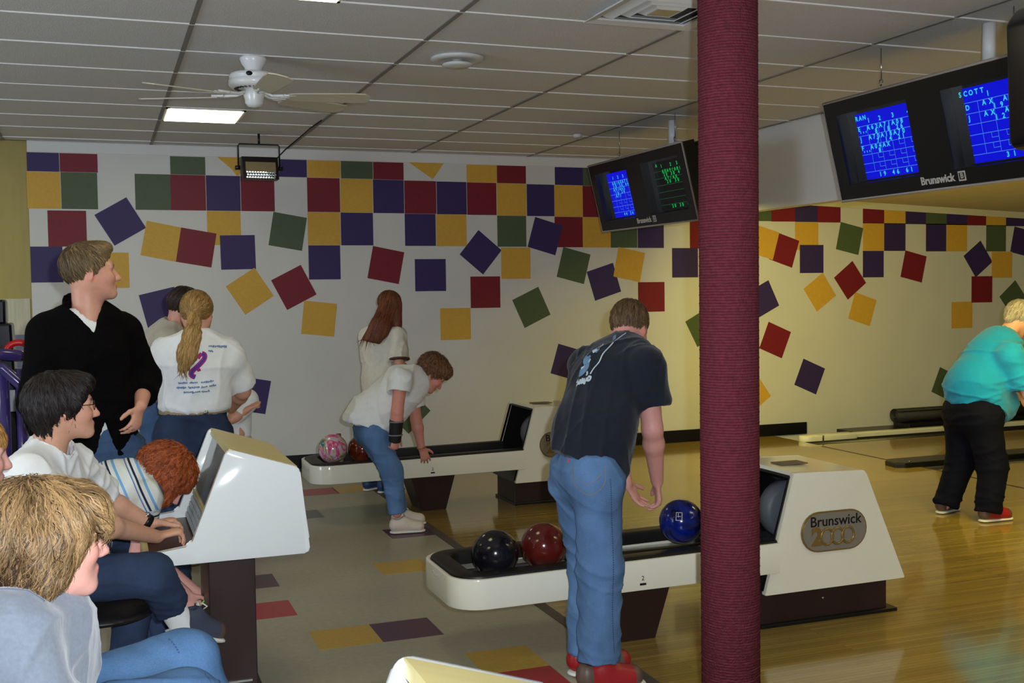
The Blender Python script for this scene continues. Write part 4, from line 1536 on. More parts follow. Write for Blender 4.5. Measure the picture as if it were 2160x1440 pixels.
def hand(v, w, d, pn, th, curl=(0.4, 0.5, 0.3), s=1.0, spread=0.06, thumb=(0.55, 0.75, 0.25), k=0.004):
    """w wrist, d towards the knuckles, pn the way the palm faces, th the thumb side"""
    d = nrm(d)
    pn = nrm(np.array(pn) - d * (np.array(pn) @ d))
    sd = np.cross(d, pn)
    if sd @ np.array(th) < 0:
        sd = -sd
    v.cone(w, w + d * 0.075 * s, 0.026 * s, 0.037 * s, 0.012 * s, flat=(pn, 0.42))
    v.cone(w + d * 0.02 * s + sd * 0.012 * s, w + d * 0.05 * s + sd * 0.022 * s + pn * 0.006 * s, 0.016 * s, 0.015 * s, 0.012 * s)
    for i, (o, L) in enumerate(((0.028, 0.072), (0.0095, 0.080), (-0.0095, 0.074), (-0.027, 0.058))):
        b = w + (d * (0.082 - 0.004 * abs(i - 1)) + sd * o) * s
        dd = nrm(d + sd * spread * (1.5 - i))
        ang = 0
        rr = 0.0090
        for j, (fr, cu) in enumerate(zip((0.44, 0.31, 0.25), curl)):
            ang += cu * (1 + 0.08 * i)
            dr = dd * math.cos(ang) + pn * math.sin(ang)
            e = b + dr * L * fr * s
            v.cone(b, e, rr * s, (rr - 0.0009) * s, k * s)
            rr -= 0.0009
            b = e
    b = w + (d * 0.028 + sd * 0.024) * s
    t0 = nrm(d * thumb[0] + sd * thumb[1] + pn * thumb[2])
    e = b + t0 * 0.036 * s
    v.cone(b, e, 0.0135 * s, 0.0112 * s, 0.008 * s)
    t1 = nrm(t0 * 0.75 + d * 0.5 + pn * 0.15)
    v.cone(e, e + t1 * 0.030 * s, 0.0112 * s, 0.0100 * s, 0.005 * s)
    v.cone(e + t1 * 0.030 * s, e + t1 * 0.030 * s + nrm(t1 + d * 0.3) * 0.022 * s, 0.0100 * s, 0.0085 * s, 0.005 * s)


def arm(v, sh, el, wr, s=1.0):
    m = el + (wr - el) * 0.28
    v.chain([sh, el], [0.052 * s, 0.043 * s], 0.02)
    v.chain([el, m, wr], [0.041 * s, 0.043 * s, 0.027 * s], 0.02)


def shoe(parent, heel, toe, upper, sole, lace=None, s=1.0, toecap=None, name='shoe'):
    """heel and toe are points on the ground line of the sole"""
    heel, toe = np.array(heel, float), np.array(toe, float)
    d = toe - heel
    L = np.linalg.norm(d)
    d = d / L
    up = nrm(V3(0, 0, 1) - d * d[2])
    sd = np.cross(d, up)
    v = Vol()
    w = 0.040 * s
    pt = lambda a, u, b=0: heel + d * (a * L) + up * (u * s) + sd * (b * s)
    v.cone(pt(0.13, 0.050), pt(0.80, 0.040), w * 0.95, w * 1.08, 0.02, flat=(up, 0.9))
    v.cone(pt(0.13, 0.080), pt(0.38, 0.085), 0.036 * s, 0.034 * s, 0.03)
    v.cone(pt(0.38, 0.080), pt(0.80, 0.045), 0.034 * s, 0.030 * s, 0.03)
    v.ell(pt(0.22, 0.125), np.array((0.036, 0.030, 0.03)) * s, np.array([d, sd, up]), 0.01, True)
    v.cone(pt(-0.2, -0.002 - 0.1), pt(1.2, -0.002 - 0.1), 0.112 * s, 0.112 * s, 0.004, sub=True)
    u = vmesh(name, v, 0.007, upper, parent)
    if toecap is not None:
        u.data.materials.append(toecap)
        mi = []
        for p_ in u.data.polygons:
            t = (np.array(p_.center) - heel) @ d / L
            mi.append(1 if (t > 0.80 or t < 0.18) else 0)
        u.data.polygons.foreach_set('material_index', mi)
    v2 = Vol()
    v2.cone(pt(0.13, 0.012), pt(0.84, 0.012), w * 1.0, w * 1.14, 0.0, flat=(up, 0.30))
    vmesh('sole', v2, 0.006, sole, u)
    if lace is not None:
        bm = bmesh.new()
        for i in range(5):
            a = 0.42 + 0.075 * i
            z = 0.116 - 0.011 * i
            for s2 in (-1, 1):
                add_tube(bm, [pt(a, z - 0.012, -0.022 * s2), pt(a + 0.03, z + 0.001, 0.0), pt(a + 0.06, z - 0.016, 0.022 * s2)], 0.0032 * s, 5)
        for s2 in (-1, 1):
            add_tube(bm, [pt(0.42, 0.118, 0), pt(0.40, 0.135, 0.018 * s2), pt(0.45, 0.128, 0.034 * s2), pt(0.44, 0.115, 0.02 * s2)], 0.0032 * s, 5)
        from_bm('laces', bm, lace, u, True)
    return u


def person(label, base, group=None):
    return thing('person', label, 'person', tuple(base), group)


def core(v, neck, chest, pelvis, hips, knees, ankles, s=1.0):
    """hidden trunk and legs that keep the body one continuous figure"""
    v.chain([neck, chest, pelvis], [0.05 * s, 0.09 * s, 0.09 * s], 0.04)
    for h_, k_, a_ in zip(hips, knees, ankles):
        v.chain([pelvis, h_, k_, a_], [0.07 * s, 0.065 * s, 0.042 * s, 0.032 * s], 0.03)


def fold(amp, sc, seed, aniso=(1, 1, 1), n=4):
    """sharp-crested cloth folds plus a soft swell"""
    def f(V):
        rs = np.random.RandomState(seed)
        q = V * np.array(aniso)
        out = 0.6 * wav(V, sc * 1.3, seed + 50, 5, aniso)
        for i in range(n):
            d = nrm(rs.normal(size=3)) * (math.pi / sc) * rs.uniform(0.7, 1.4)
            e = nrm(rs.normal(size=3)) * (math.pi / sc) * 0.9
            s_ = np.sin(q @ d + rs.uniform(0, 6) + 1.3 * np.sin(q @ e + i))
            m_ = 0.5 + 0.5 * np.sin(q @ (e * 0.7) + 2.1 * i)
            out = out + (1 - np.abs(s_)) ** 2.5 * m_ * 1.1 - 0.25
        return amp * out
    return f


def locks(name, target, n, flowdir, length, width, dark, light, parent, seed=1, lift=0.004, curl=0.0, tone=None, keep=None, steps=6, droop=0.4):
    """fine strands laid along a hair volume; each is a narrow tapering ribbon that follows the surface"""
    me0 = target.data
    bm = bmesh.new()
    bm.from_mesh(me0)
    tr = BVHTree.FromBMesh(bm)
    bm.free()
    nv = len(me0.vertices)
    co = np.empty(nv * 3, np.float32)
    me0.vertices.foreach_get('co', co)
    co = co.reshape(-1, 3)
    rs = np.random.RandomState(seed)
    Vs, Fs, Cs = [], [], []
    dk, lt = np.array(lin(dark)), np.array(lin(light))
    for i in rs.randint(0, nv, n):
        p = Vector(co[i])
        hit = tr.find_nearest(p)
        nn = hit[1]
        L = length * rs.uniform(0.5, 1.15)
        ds = L / steps
        lf = lift * rs.uniform(0.2, 1.0)
        pts, nrs = [p + nn * lf * 0.3], [nn]
        off = Vector(rs.normal(size=3)) * 0.16
        ph = rs.uniform(0, 6.28)
        free = False
        for k in range(steps):
            d = Vector(flowdir(np.array(p))) + off
            if curl:
                d += Vector((math.sin(ph + k * 1.7), math.cos(ph * 1.3 + k * 1.9), math.sin(ph * 0.7 + k * 2.3))) * curl
            d -= nn * d.dot(nn)
            d.normalize()
            q = p + d * ds
            if not free:
                h2 = tr.find_nearest(q)
                if h2[1].dot(nn) < 0.25:
                    free = True
                else:
                    nn = h2[1]
                    q = h2[0]
            if free:
                q = p + (d + Vector((0, 0, -droop))).normalized() * ds * 0.8
            if keep is not None and not keep(np.array(q)):
                break
            p = q
            pts.append(p + nn * lf * (0.3 + 0.7 * (k + 1) / steps))
            nrs.append(nn)
            if free and len(pts) > steps - 1:
                break
        if len(pts) < 3:
            continue
        t_ = tone(np.array(pts[0])) if tone else 0.5
        r_ = min(1.0, max(0.0, t_ + rs.normal() * 0.24))
        c0 = dk * (1 - r_) + lt * r_
        w0 = width * rs.uniform(0.6, 1.3)
        b0 = len(Vs)
        m = len(pts)
        for k in range(m):
            tg = (pts[min(k + 1, m - 1)] - pts[max(k - 1, 0)]).normalized()
            sd = tg.cross(nrs[k])
            if sd.length < 1e-5:
                sd = tg.orthogonal()
            sd.normalize()
            w_ = w0 * (1 - 0.85 * (k / (m - 1)) ** 2) * (0.5 if k == 0 else 1)
            Vs += [pts[k] - sd * w_, pts[k] + nrs[k] * w_ * 0.7, pts[k] + sd * w_]
            Cs += [tuple(c0) + (1,)] * 3
        for k in range(m - 1):
            for c in (0, 1):
                Fs.append([b0 + 3 * k + c, b0 + 3 * k + c + 1, b0 + 3 * k + c + 4, b0 + 3 * k + c + 3])
    me = bpy.data.meshes.new(name)
    me.from_pydata(Vs, [], Fs)
    at = me.color_attributes.new('col', 'FLOAT_COLOR', 'POINT')
    at.data.foreach_set('color', np.array(Cs, np.float32).ravel())
    o = link(name, me, mat('hair_strand', (90, 70, 50), 0.5, 0.3, attr='col'), parent, True)
    tag(o, kind='stuff')
    return o


def comb(hd, crown=(0, -0.035, 0.13), down=0.5, fwd=0.0):
    cw = hd.at(*crown)

    def f(p):
        d = nrm(p - cw)
        return d - hd.u * down + hd.f * fwd
    return f


def decal(name, lines, target, origin, ex, ey, m, parent, off=0.003, bold=0.0, poly=None):
    """flat print pressed onto a garment: vertices dropped on the surface along -normal"""
    ex, ey = Vector(nrm(ex)), Vector(nrm(ey))
    en = ex.cross(ey)
    O = Vector(origin)
    Vs, Fs = [], []
    for ln in lines or []:
        vs, fs = text_verts(ln[0], ln[3], 0, 'CENTER', ln[4] if len(ln) > 4 else 0, bold)
        b = len(Vs)
        Vs += [(v.x + ln[1], v.y + ln[2]) for v in vs]
        Fs += [[i + b for i in f] for f in fs]
    for pl in poly or []:
        b = len(Vs)
        Vs += [tuple(p_) for p_ in pl]
        n = len(pl) // 2
        Fs += [[b + i, b + i + 1, b + n + i + 1, b + n + i] for i in range(n - 1)]
    bm = bmesh.new()
    bm.from_mesh(target.data)
    tr = BVHTree.FromBMesh(bm)
    bm.free()
    out = []
    miss = set()
    for u, v in Vs:
        p0 = O + ex * u + ey * v + en * 0.5
        hit = tr.ray_cast(p0, -en)
        if hit[0] is None:
            miss.add(len(out))
        out.append((hit[0] + en * off) if hit[0] is not None else (O + ex * u + ey * v))
    Fs = [f for f in Fs if not any(i in miss for i in f) and max((out[i] - out[f[0]]).length for i in f) < 0.05]
    used = sorted({i for f in Fs for i in f})
    rm_ = {i: n_ for n_, i in enumerate(used)}
    out = [out[i] for i in used]
    Fs = [[rm_[i] for i in f] for f in Fs]
    me = bpy.data.meshes.new(name)
    me.from_pydata(out, [], Fs)
    return link(name, me, m, parent)


def ribbon(pts, w):
    """strip of quads (left side then right side) around a 2D polyline"""
    pts = np.array(pts, float)
    t = np.gradient(pts, axis=0)
    t /= np.linalg.norm(t, axis=1)[:, None]
    n = np.stack([-t[:, 1], t[:, 0]], 1)
    ww = np.array(w if hasattr(w, '__len__') else [w] * len(pts))[:, None]
    return list(map(tuple, pts - n * ww)) + list(map(tuple, pts + n * ww))


def bez(pts, n=24):
    pts = np.array(pts, float)
    out = []
    m = len(pts)
    for i in range(n + 1):
        u = i / n * (m - 1)
        k = min(int(u), m - 2)
        f = u - k
        p0, p1, p2, p3 = pts[max(k - 1, 0)], pts[k], pts[k + 1], pts[min(k + 2, m - 1)]
        out.append(0.5 * (2 * p1 + (p2 - p0) * f + (2 * p0 - 5 * p1 + 4 * p2 - p3) * f * f + (3 * p1 - p0 - 3 * p2 + p3) * f ** 3))
    return out


SKIN = skin_mat()
Z1 = V3(0, 0, 1)
mid = lambda a, b, t=0.5: a + (b - a) * t


def wedge(v, tip, a, b, back, dep, r=0.22):
    """cut a V through the front of a garment: tip and the two open ends"""
    m_ = (a + b) / 2
    pl = [(back, -dep)]
    for e, o in ((a, b), (b, a)):
        t = nrm(e - tip)
        n = np.cross(t, dep)
        if n @ (o - tip) > 0:
            n = -n
        pl.append((tip, nrm(n)))
    c_ = mid(tip, m_, 0.5) + dep * 0.05
    v.cone(c_, c_ + dep * 0.05, r, r, 0.002, sub=True, clip=pl)


def hairline(hd, p1, p2, tilt=0.0):
    """clip plane through two (forward, up) points of the profile; keeps the back / top"""
    a = V3(0, *p1)
    d = np.array([p2[0] - p1[0], p2[1] - p1[1]])
    n = nrm([-d[1], d[0]])              # candidates (f, u)
    if n[0] < 0:
        n = -n
    w = hd.f * n[0] + hd.u * n[1]
    return (hd.at(0, *p1), nrm(w))


def cap(hd, r, c=(0, -0.018, 0.032), clip=None, k=0.02):
    v = Vol()
    v.ell(hd.at(*c), np.array(r) * hd.s, hd.ax, k, clip=clip)
    return v


def strands(hd, amp, n, seed, curly=0.0):
    def f(V):
        a, b, c = hd.loc(V)
        ph = np.arctan2(a, b + 0.02)
        r = np.sin(ph * n + 2.2 * np.sin(c * 22 + seed) + seed) * 0.6 + np.sin(ph * n * 2.3 + 3 * np.sin(c * 31 + seed * 2)) * 0.4
        out = amp * r
        if curly:
            out = out + curly * wav(V, 0.035, seed, 6)
        return out
    return f


def wrinkle(amp, sc, seed, aniso=(1, 1, 1)):
    return lambda V: amp * wav(V, sc, seed, 6, aniso)


def torso(v, neck, chest, waist, hem, side, r, flat, hemclip, k=0.05):
    """trunk of a garment: chest to hem, flattened front to back"""
    dep = nrm(np.cross(side, nrm(chest - hem)))
    fl = (dep, flat)
    v.cone(mid(neck, chest, 0.45), chest, r[0] * 0.80, r[0], k, flat=fl)
    v.cone(chest, waist, r[0], r[1], k, flat=fl)
    v.cone(waist, hem, r[1], r[2], k, flat=fl, clip=hemclip)


def sleeve(v, sh, el, frac, r0, r1, k=0.04, wr=None, n=None):
    if frac <= 1:
        e = mid(sh, el, frac)
        d = nrm(el - sh) if n is None else nrm(n)
        v.cone(sh, mid(sh, el, frac + 0.25), r0, r1, k, clip=[(e, d)])
    else:
        e = mid(el, wr, frac - 1)
        d = nrm(wr - el)
        v.cone(sh, el, r0, (r0 + r1) / 2, k)
        v.cone(el, mid(el, wr, min(frac - 1 + 0.25, 1.2)), (r0 + r1) / 2, r1, 0.03, clip=[(e, d)])
    return e


def yoke(v, neck, shL, shR, r=0.062, k=0.06):
    v.cone(mid(neck, shL, 0.15), shL, r, r * 1.05, k)
    v.cone(mid(neck, shR, 0.15), shR, r, r * 1.05, k)


def trousers(parent, m, pelvis, waist, legs, r=(0.10, 0.075, 0.068), hiprad=0.125, flat=None, h=0.010, seed=3, name='trousers', wclip=None, amp=0.006):
    v = Vol()
    for (hp, kn, an) in legs:
        an = np.array(an)
        d = nrm(an - kn)
        v.cone(hp, kn, r[0], r[1], 0.05)
        v.cone(kn, an + d * 0.03, r[1], r[2], 0.03, clip=[(an, d)])
    side = nrm(legs[1][0] - legs[0][0])
    w = waist
    ax = nrm(waist - pelvis)
    v.cone(pelvis, waist, hiprad, hiprad * 0.95, 0.06, flat=(nrm(np.cross(side, ax)), 0.78), clip=wclip or [(waist, ax)])
    v.cone(legs[0][0], legs[1][0], r[0], r[0], 0.05)
    return vmesh(name, v, h, m, parent, disp=fold(amp, 0.13, seed, (0.7, 0.7, 1.5)))


G = lambda px, py, Y: P(px, py, Y=Y)


def HO():
    return [o_ for o_ in bpy.data.objects if o_.name.split('.')[0] == 'hair' and o_.type == 'MESH'][-1] if False else LASTHAIR[-1]


LASTHAIR = []


def HN(_):
    return LASTHAIR[-1].name


_vm = vmesh


def vmesh(name, *a, **k):
    o_ = _vm(name, *a, **k)
    if name in ('hair', 'ponytail'):
        LASTHAIR.append(o_)
    return o_


WHITE_T = cloth('white_cotton', (228, 229, 228), 0.9, 0.04)
CREAM_T = cloth('cream_cotton', (206, 200, 184), 0.9, 0.05)
BLUEJ = denim('light_blue_denim', (86, 116, 156))
MIDJ = denim('mid_blue_denim', (62, 84, 116))
DARKJ = denim('dark_blue_denim', (44, 56, 80))
SOLE = mat('shoe_sole_white', (214, 212, 204), 0.6)
SH_RED = mat('shoe_red', (150, 30, 34), 0.4, 0.4)
SH_BRN = mat('shoe_taupe', (92, 72, 62), 0.45, 0.4)
SH_CRM = mat('shoe_cream', (206, 190, 176), 0.5, 0.35)
SH_NVY = mat('shoe_navy', (62, 68, 86), 0.5, 0.35)
LACE_G = mat('lace_green', (120, 190, 90), 0.7)
LACE_W = mat('lace_white', (210, 206, 196), 0.7)

# ============ man in the black pullover
G0 = G
G = lambda px, py, Y: P(px, py, Y=Y + 0.38)
p1 = person('standing man with short sandy hair in a black quarter-neck pullover and jeans', G(200, 1060, 4.78) * V3(1, 1, 0))
hd = Head(G(190, 574, 4.75), (0.95, 0.12, 0.06), s=1.04)
neck, chest, waist, pelv = G(186, 662, 4.76), G(184, 735, 4.75), G(192, 850, 4.78), G(205, 935, 4.80)
shR, shL = G(98, 702, 4.70), G(262, 700, 4.90)
elR, wrR = G(76, 845, 4.64), G(112, 965, 4.55)
elL, wrL = G(306, 800, 4.96), G(297, 856, 4.74)
hR, hL = pelv + V3(-0.10, -0.03, -0.06), pelv + V3(0.10, 0.03, -0.06)
kR, kL = V3(hR[0] - 0.02, hR[1] - 0.03, 0.50), V3(hL[0] + 0.02, hL[1] - 0.02, 0.50)
aR, aL = V3(kR[0], kR[1] + 0.04, 0.08), V3(kL[0] + 0.02, kL[1] + 0.05, 0.08)
v = Vol()
hd.add(v, neck)
core(v, neck, chest, pelv, (hR, hL), (kR, kL), (aR, aL))
arm(v, shR, elR, wrR)
arm(v, shL, elL, wrL)
hand(v, wrL, G(283, 905, 4.70) - wrL, (-0.6, 0.5, 0.1), (-0.5, -0.8, 0.2), (0.35, 0.5, 0.35))
hand(v, wrR, G(135, 1010, 4.50) - wrR, (0.5, 0.6, 0), (0.6, -0.5, 0), (0.4, 0.5, 0.3))
vmesh('body', v, 0.0062, SKIN, p1, col=hd.paint((206, 150, 126), (120, 96, 66)))
hv = cap(hd, (0.083, 0.103, 0.096), clip=[hairline(hd, (0.078, 0.058), (-0.052, -0.085))])
hv.ell(hd.at(0, 0.052, 0.098), np.array((0.055, 0.045, 0.026)) * 1.04, hd.ax, 0.03)
vmesh('hair', hv, 0.006, hair_mat('hair_sandy', (74, 56, 38), (150, 124, 84)), p1, disp=strands(hd, 0.002, 23, 1, 0.002), flow=hd.flow())
locks('hair_strands', bpy.data.objects[HN('hair')], 2600, comb(hd, (0, -0.05, 0.12), 0.35, 0.35), 0.05, 0.0013, (60, 44, 28), (170, 142, 98), HO(), 1, 0.005, 0.1, tone=lambda p: 0.35 + 3.0 * ((p - hd.c) @ hd.f))
v = Vol()
sd = nrm(shL - shR)
dep = nrm(np.cross(sd, Z1))
if dep[1] > 0:
    dep = -dep
hem = G(210, 958, 4.80)
torso(v, neck, chest, waist, hem, sd, (0.175, 0.185, 0.20), 0.66, [(G(210, 958, 4.8), V3(0, 0, -1))])
yoke(v, neck, shL, shR, 0.070)
sleeve(v, shR, elR, 1.75, 0.082, 0.062, wr=wrR)
sleeve(v, shL, elL, 1.62, 0.080, 0.066, wr=wrL)
v.cone(neck + V3(-0.01, 0.02, -0.03), neck + V3(-0.025, 0.05, 0.06), 0.088, 0.082, 0.02, clip=[(neck + V3(-0.02, 0.04, 0.045), nrm(V3(0.25, -0.55, 0.8)))])
v.cone(neck + V3(0, 0, -0.04), hd.at(0, -0.02, -0.05), 0.068, 0.070, 0.006, sub=True)
vb = G(207, 690, 4.6)
wedge(v, G(210, 704, 4.62), G(156, 640, 4.62), G(246, 640, 4.62), neck - dep * 0.01, dep)
sl = G(243, 890, 4.62)
wedge(v, G(243, 886, 4.62), G(286, 985, 4.62), G(205, 985, 4.62), waist, dep, 0.25)
v.cone(G(312, 925, 4.75), G(300, 985, 4.75), 0.02, 0.11, 0.02, sub=True, flat=(dep, 3.0))
v.cone(G(150, 940, 4.7), G(160, 985, 4.7), 0.01, 0.09, 0.02, sub=True, flat=(dep, 3.0))
vmesh('pullover', v, 0.009, mat('black_knit', (9, 7, 8), 0.95, 0.08, noise=(60, 0.2), bump=(22, 0.5)), p1, disp=fold(0.004, 0.18, 5))
v = Vol()
torso(v, neck, chest, waist, hem, sd, (0.150, 0.158, 0.170), 0.60, [(G(220, 935, 4.8), V3(0, 0, -1))])
v.cone(neck + V3(0, 0, -0.03), neck + V3(0, 0, -0.08) + dep * 0.01, 0.072, 0.080, 0.02)
v.cone(neck + dep * 0.015, hd.at(0, -0.02, -0.05), 0.070, 0.068, 0.006, sub=True)
vmesh('undershirt', v, 0.009, WHITE_T, p1)
trousers(p1, MIDJ, pelv, pelv + V3(0, 0, 0.08), ((hR, kR, aR), (hL, kL, aL)), hiprad=0.155, seed=4)
for a in (aR, aL):
    shoe(p1, V3(a[0] - 0.03, a[1] + 0.06, 0), V3(a[0] + 0.10, a[1] - 0.19, 0), SH_BRN, SOLE, LACE_W)

G = G0
# ============ boy in glasses at the console
p2 = person('seated dark-haired boy in glasses and white T-shirt typing at the console', G(70, 1300, 4.3) * V3(1, 1, 0))
hd = Head(G(134, 858, 4.2), (0.97, 0.14, 0.02), s=0.99)
neck, chest, waist, pelv = G(98, 955, 4.22), G(92, 1040, 4.25), G(75, 1130, 4.28), G(62, 1215, 4.30)
shR, shL = G(52, 1000, 4.06), G(150, 985, 4.42)
elR, wrR = G(190, 1102, 4.10), G(332, 1132, 4.44)
elL, wrL = G(222, 1052, 4.60), G(318, 1104, 4.64)
hR, hL = pelv + V3(0.02, -0.09, 0.0), pelv + V3(0.02, 0.10, 0.0)
kR, kL = G(322, 1212, 4.18), G(285, 1232, 4.48)
aR, aL = G(372, 1296, 4.26), V3(kL[0] - 0.06, 4.50, 0.09)
v = Vol()
hd.add(v, neck)
core(v, neck, chest, pelv, (hR, hL), (kR, kL), (aR, aL))
arm(v, shR, elR, wrR, 0.95)
arm(v, shL, elL, wrL, 0.95)
hand(v, wrR, G(402, 1112, 4.50) - wrR, (0.25, 0.1, -0.95), (0, 0.9, 0.2), (0.55, 0.75, 0.35), 0.98)
hand(v, wrL, G(388, 1094, 4.68) - wrL, (0.25, -0.1, -0.95), (0, -0.9, 0.2), (0.5, 0.6, 0.3), 0.98)
vmesh('body', v, 0.0058, SKIN, p2, col=hd.paint((208, 156, 128), (30, 22, 20)))
hv = cap(hd, (0.094, 0.116, 0.106), c=(0, -0.024, 0.026), clip=[hairline(hd, (0.074, 0.045), (-0.035, -0.12))])
hv.ell(hd.at(0, 0.055, 0.085), (0.066, 0.050, 0.034), hd.ax, 0.03)
hv.cone(hd.at(0.062, 0.05, 0.06), hd.at(0.076, 0.035, 0.01), 0.022, 0.012, 0.02)
hv.cone(hd.at(-0.062, 0.05, 0.06), hd.at(-0.076, 0.035, 0.01), 0.022, 0.012, 0.02)
hv.cone(hd.at(0, -0.075, -0.03), hd.at(0, -0.062, -0.085), 0.052, 0.04, 0.04, flat=(hd.f, 0.7))
vmesh('hair', hv, 0.006, hair_mat('hair_black', (10, 8, 9), (48, 38, 36)), p2, disp=strands(hd, 0.004, 17, 2, 0.004), flow=hd.flow(20))
locks('hair_strands', HO(), 2600, comb(hd, (0, -0.05, 0.13), 0.5, 0.15), 0.07, 0.0016, (8, 6, 7), (52, 42, 40), HO(), 2, 0.007, 0.15, tone=lambda p: 0.4)
v = Vol()
sd = nrm(shL - shR)
torso(v, neck, chest, waist, pelv, sd, (0.165, 0.165, 0.175), 0.72, [(pelv, nrm(pelv - waist))])
yoke(v, neck, shL, shR, 0.066)
for sh_, el_, fr in ((shR, elR, 0.80), (shL, elL, 0.86)):
    e = sleeve(v, sh_, el_, fr, 0.082, 0.082)
    d_ = nrm(el_ - sh_)
    v.cone(e - d_ * 0.025, e + d_ * 0.05, 0.058, 0.062, 0.004, sub=True)
v.cone(neck + V3(0.015, 0, -0.02), hd.at(0, -0.02, -0.05), 0.066, 0.066, 0.006, sub=True)
sht = vmesh('t_shirt', v, 0.008, WHITE_T, p2, disp=fold(0.008, 0.13, 8))
trousers(p2, DARKJ, pelv, pelv + nrm(waist - pelv) * 0.08, ((hR, kR, mid(kR, aR, 0.82)), (hL, kL, aL)), r=(0.095, 0.080, 0.066), hiprad=0.145, seed=6)
sk = Vol()
sk.cone(mid(kR, aR, 0.75), aR + nrm(aR - kR) * 0.05, 0.050, 0.046, 0.01)
vmesh('sock', sk, 0.007, WHITE_T, p2)
tr_ = G(468, 1356, 4.36)
hl_ = G(352, 1338, 4.24)
shoe(p2, hl_, tr_, SH_NVY, SOLE, LACE_W, 1.0, SH_BRN)
shoe(p2, V3(aL[0] - 0.07, aL[1], 0), V3(aL[0] + 0.20, aL[1] + 0.03, 0), SH_NVY, SOLE, LACE_W)
gl = []
bm = bmesh.new()
for s_ in (-1, 1):
    add_tube(bm, [hd.at(s_ * 0.032 + 0.022 * math.cos(a), 0.099, 0.001 + 0.017 * math.sin(a)) for a in np.linspace(0, 2 * math.pi, 16, endpoint=False)], 0.0014, 5, True)
    add_tube(bm, [hd.at(s_ * 0.054, 0.099, 0.006), hd.at(s_ * 0.076, 0.080, 0.008), hd.at(s_ * 0.082, 0.0, 0.006), hd.at(s_ * 0.082, -0.02, -0.006)], 0.0016, 5)
add_tube(bm, [hd.at(-0.010, 0.102, 0.004), hd.at(0, 0.106, 0.007), hd.at(0.010, 0.102, 0.004)], 0.0014, 5)
from_bm('glasses', bm, mat('wire_rim', (90, 78, 60), 0.3, 0.5, 0.9), p2, True)
wd = nrm(wrL - elL)
v = Vol()
v.cone(wrL - wd * 0.028, wrL - wd * 0.006, 0.0335, 0.0325, 0.0, clip=[(wrL - wd * 0.004, wd), (wrL - wd * 0.030, -wd)])
wt = vmesh('wristwatch', v, 0.004, M_black, p2)
lathe('watch_face', [(0.0, 0.0), (0.017, 0.0), (0.017, 0.006), (0.013, 0.009), (0.0, 0.009)], Vector(wrL - wd * 0.017 + nrm(V3(-0.1, -0.3, 0.9)) * 0.030), M_metal, wt, n=18,
      rot=Vector(nrm(V3(-0.1, -0.3, 0.9))).to_track_quat('Z', 'Y').to_matrix())

# ============ woman in the grey sweatshirt
p3 = person('seated woman with feathered dark blond hair, grey sweatshirt and light jeans', G(0, 1560, 2.35) * V3(1, 1, 0))
hd = Head(G(96, 1136, 2.25), (0.95, 0.26, -0.05), s=0.97)
neck, chest, waist, pelv = G(70, 1300, 2.27), G(35, 1400, 2.30), G(10, 1500, 2.33), G(-5, 1580, 2.36)
shR, shL = G(8, 1352, 2.12), G(95, 1335, 2.50)
elR, wrR = G(80, 1520, 2.08), G(250, 1540, 2.25)
elL, wrL = G(180, 1500, 2.62), G(300, 1530, 2.55)
hR, hL = pelv + V3(0.04, -0.09, 0.02), pelv + V3(0.06, 0.11, 0.0)
kL, kR = G(385, 1400, 2.62), G(385, 1490, 2.42)
aL, aR = G(505, 1640, 2.62), V3(kR[0] + 0.05, 2.45, 0.09)
v = Vol()
hd.add(v, neck)
core(v, neck, chest, pelv, (hR, hL), (kR, kL), (aR, aL))
arm(v, shR, elR, wrR, 0.92)
arm(v, shL, elL, wrL, 0.92)
hand(v, wrR, V3(1, 0.2, -0.1), (0, 0.2, -1), (0, 1, 0.2), (0.3, 0.4, 0.3), 0.92)
hand(v, wrL, V3(1, -0.3, -0.1), (0, -0.2, -1), (0, -1, 0.2), (0.3, 0.4, 0.3), 0.92)
vmesh('body', v, 0.0052, SKIN, p3, col=hd.paint((206, 152, 138), (120, 94, 60)))
hv = Vol()
fc = hairline(hd, (0.094, 0.020), (0.010, -0.100))
hv.ell(hd.at(0, -0.030, 0.020), (0.099, 0.119, 0.098), hd.ax, 0.02, clip=[fc])
for s_ in (-1, 1):
    hv.cone(hd.at(s_ * 0.072, 0.015, 0.03), hd.at(s_ * 0.078, -0.005, -0.060), 0.036, 0.022, 0.03, clip=[fc])
    hv.cone(hd.at(s_ * 0.070, -0.03, 0.0), hd.at(s_ * 0.072, -0.045, -0.105), 0.045, 0.026, 0.03)
hv.cone(hd.at(0, -0.085, 0.0), hd.at(0, -0.075, -0.115), 0.062, 0.042, 0.04)
hv.ell(hd.at(0, 0.042, 0.068), (0.072, 0.060, 0.034), hd.ax, 0.03)
for i, sx in enumerate((-0.045, -0.015, 0.02, 0.05, 0.07)):
    hv.cone(hd.at(sx, 0.070, 0.070), hd.at(sx * 1.15, 0.105 - abs(sx) * 0.25, 0.030 + 0.004 * (i % 2)), 0.022, 0.010, 0.016)
hm = hair_mat('hair_dark_blond', (50, 33, 20), (120, 92, 58), 0.5)
ho = vmesh('hair', hv, 0.0055, hm, p3, disp=strands(hd, 0.0040, 13, 4, 0.0035), flow=hd.flow(16, 3.0))


def keep3(p):
    a_, b_, c_ = hd.loc(p[None])
    return not (c_[0] < 0.035 and b_[0] > 0.100 + (c_[0]) * 0.80)


def flow3(p):
    a_, b_, c_ = hd.loc(p[None])
    d = nrm(p - hd.at(0, -0.04, 0.14)) - hd.u * 0.55
    if c_[0] < 0.02:
        d = d - hd.f * 0.55          # swept back below the temple
    if b_[0] > 0.05 and c_[0] > 0.03:
        d = d + hd.f * 0.3
    return d


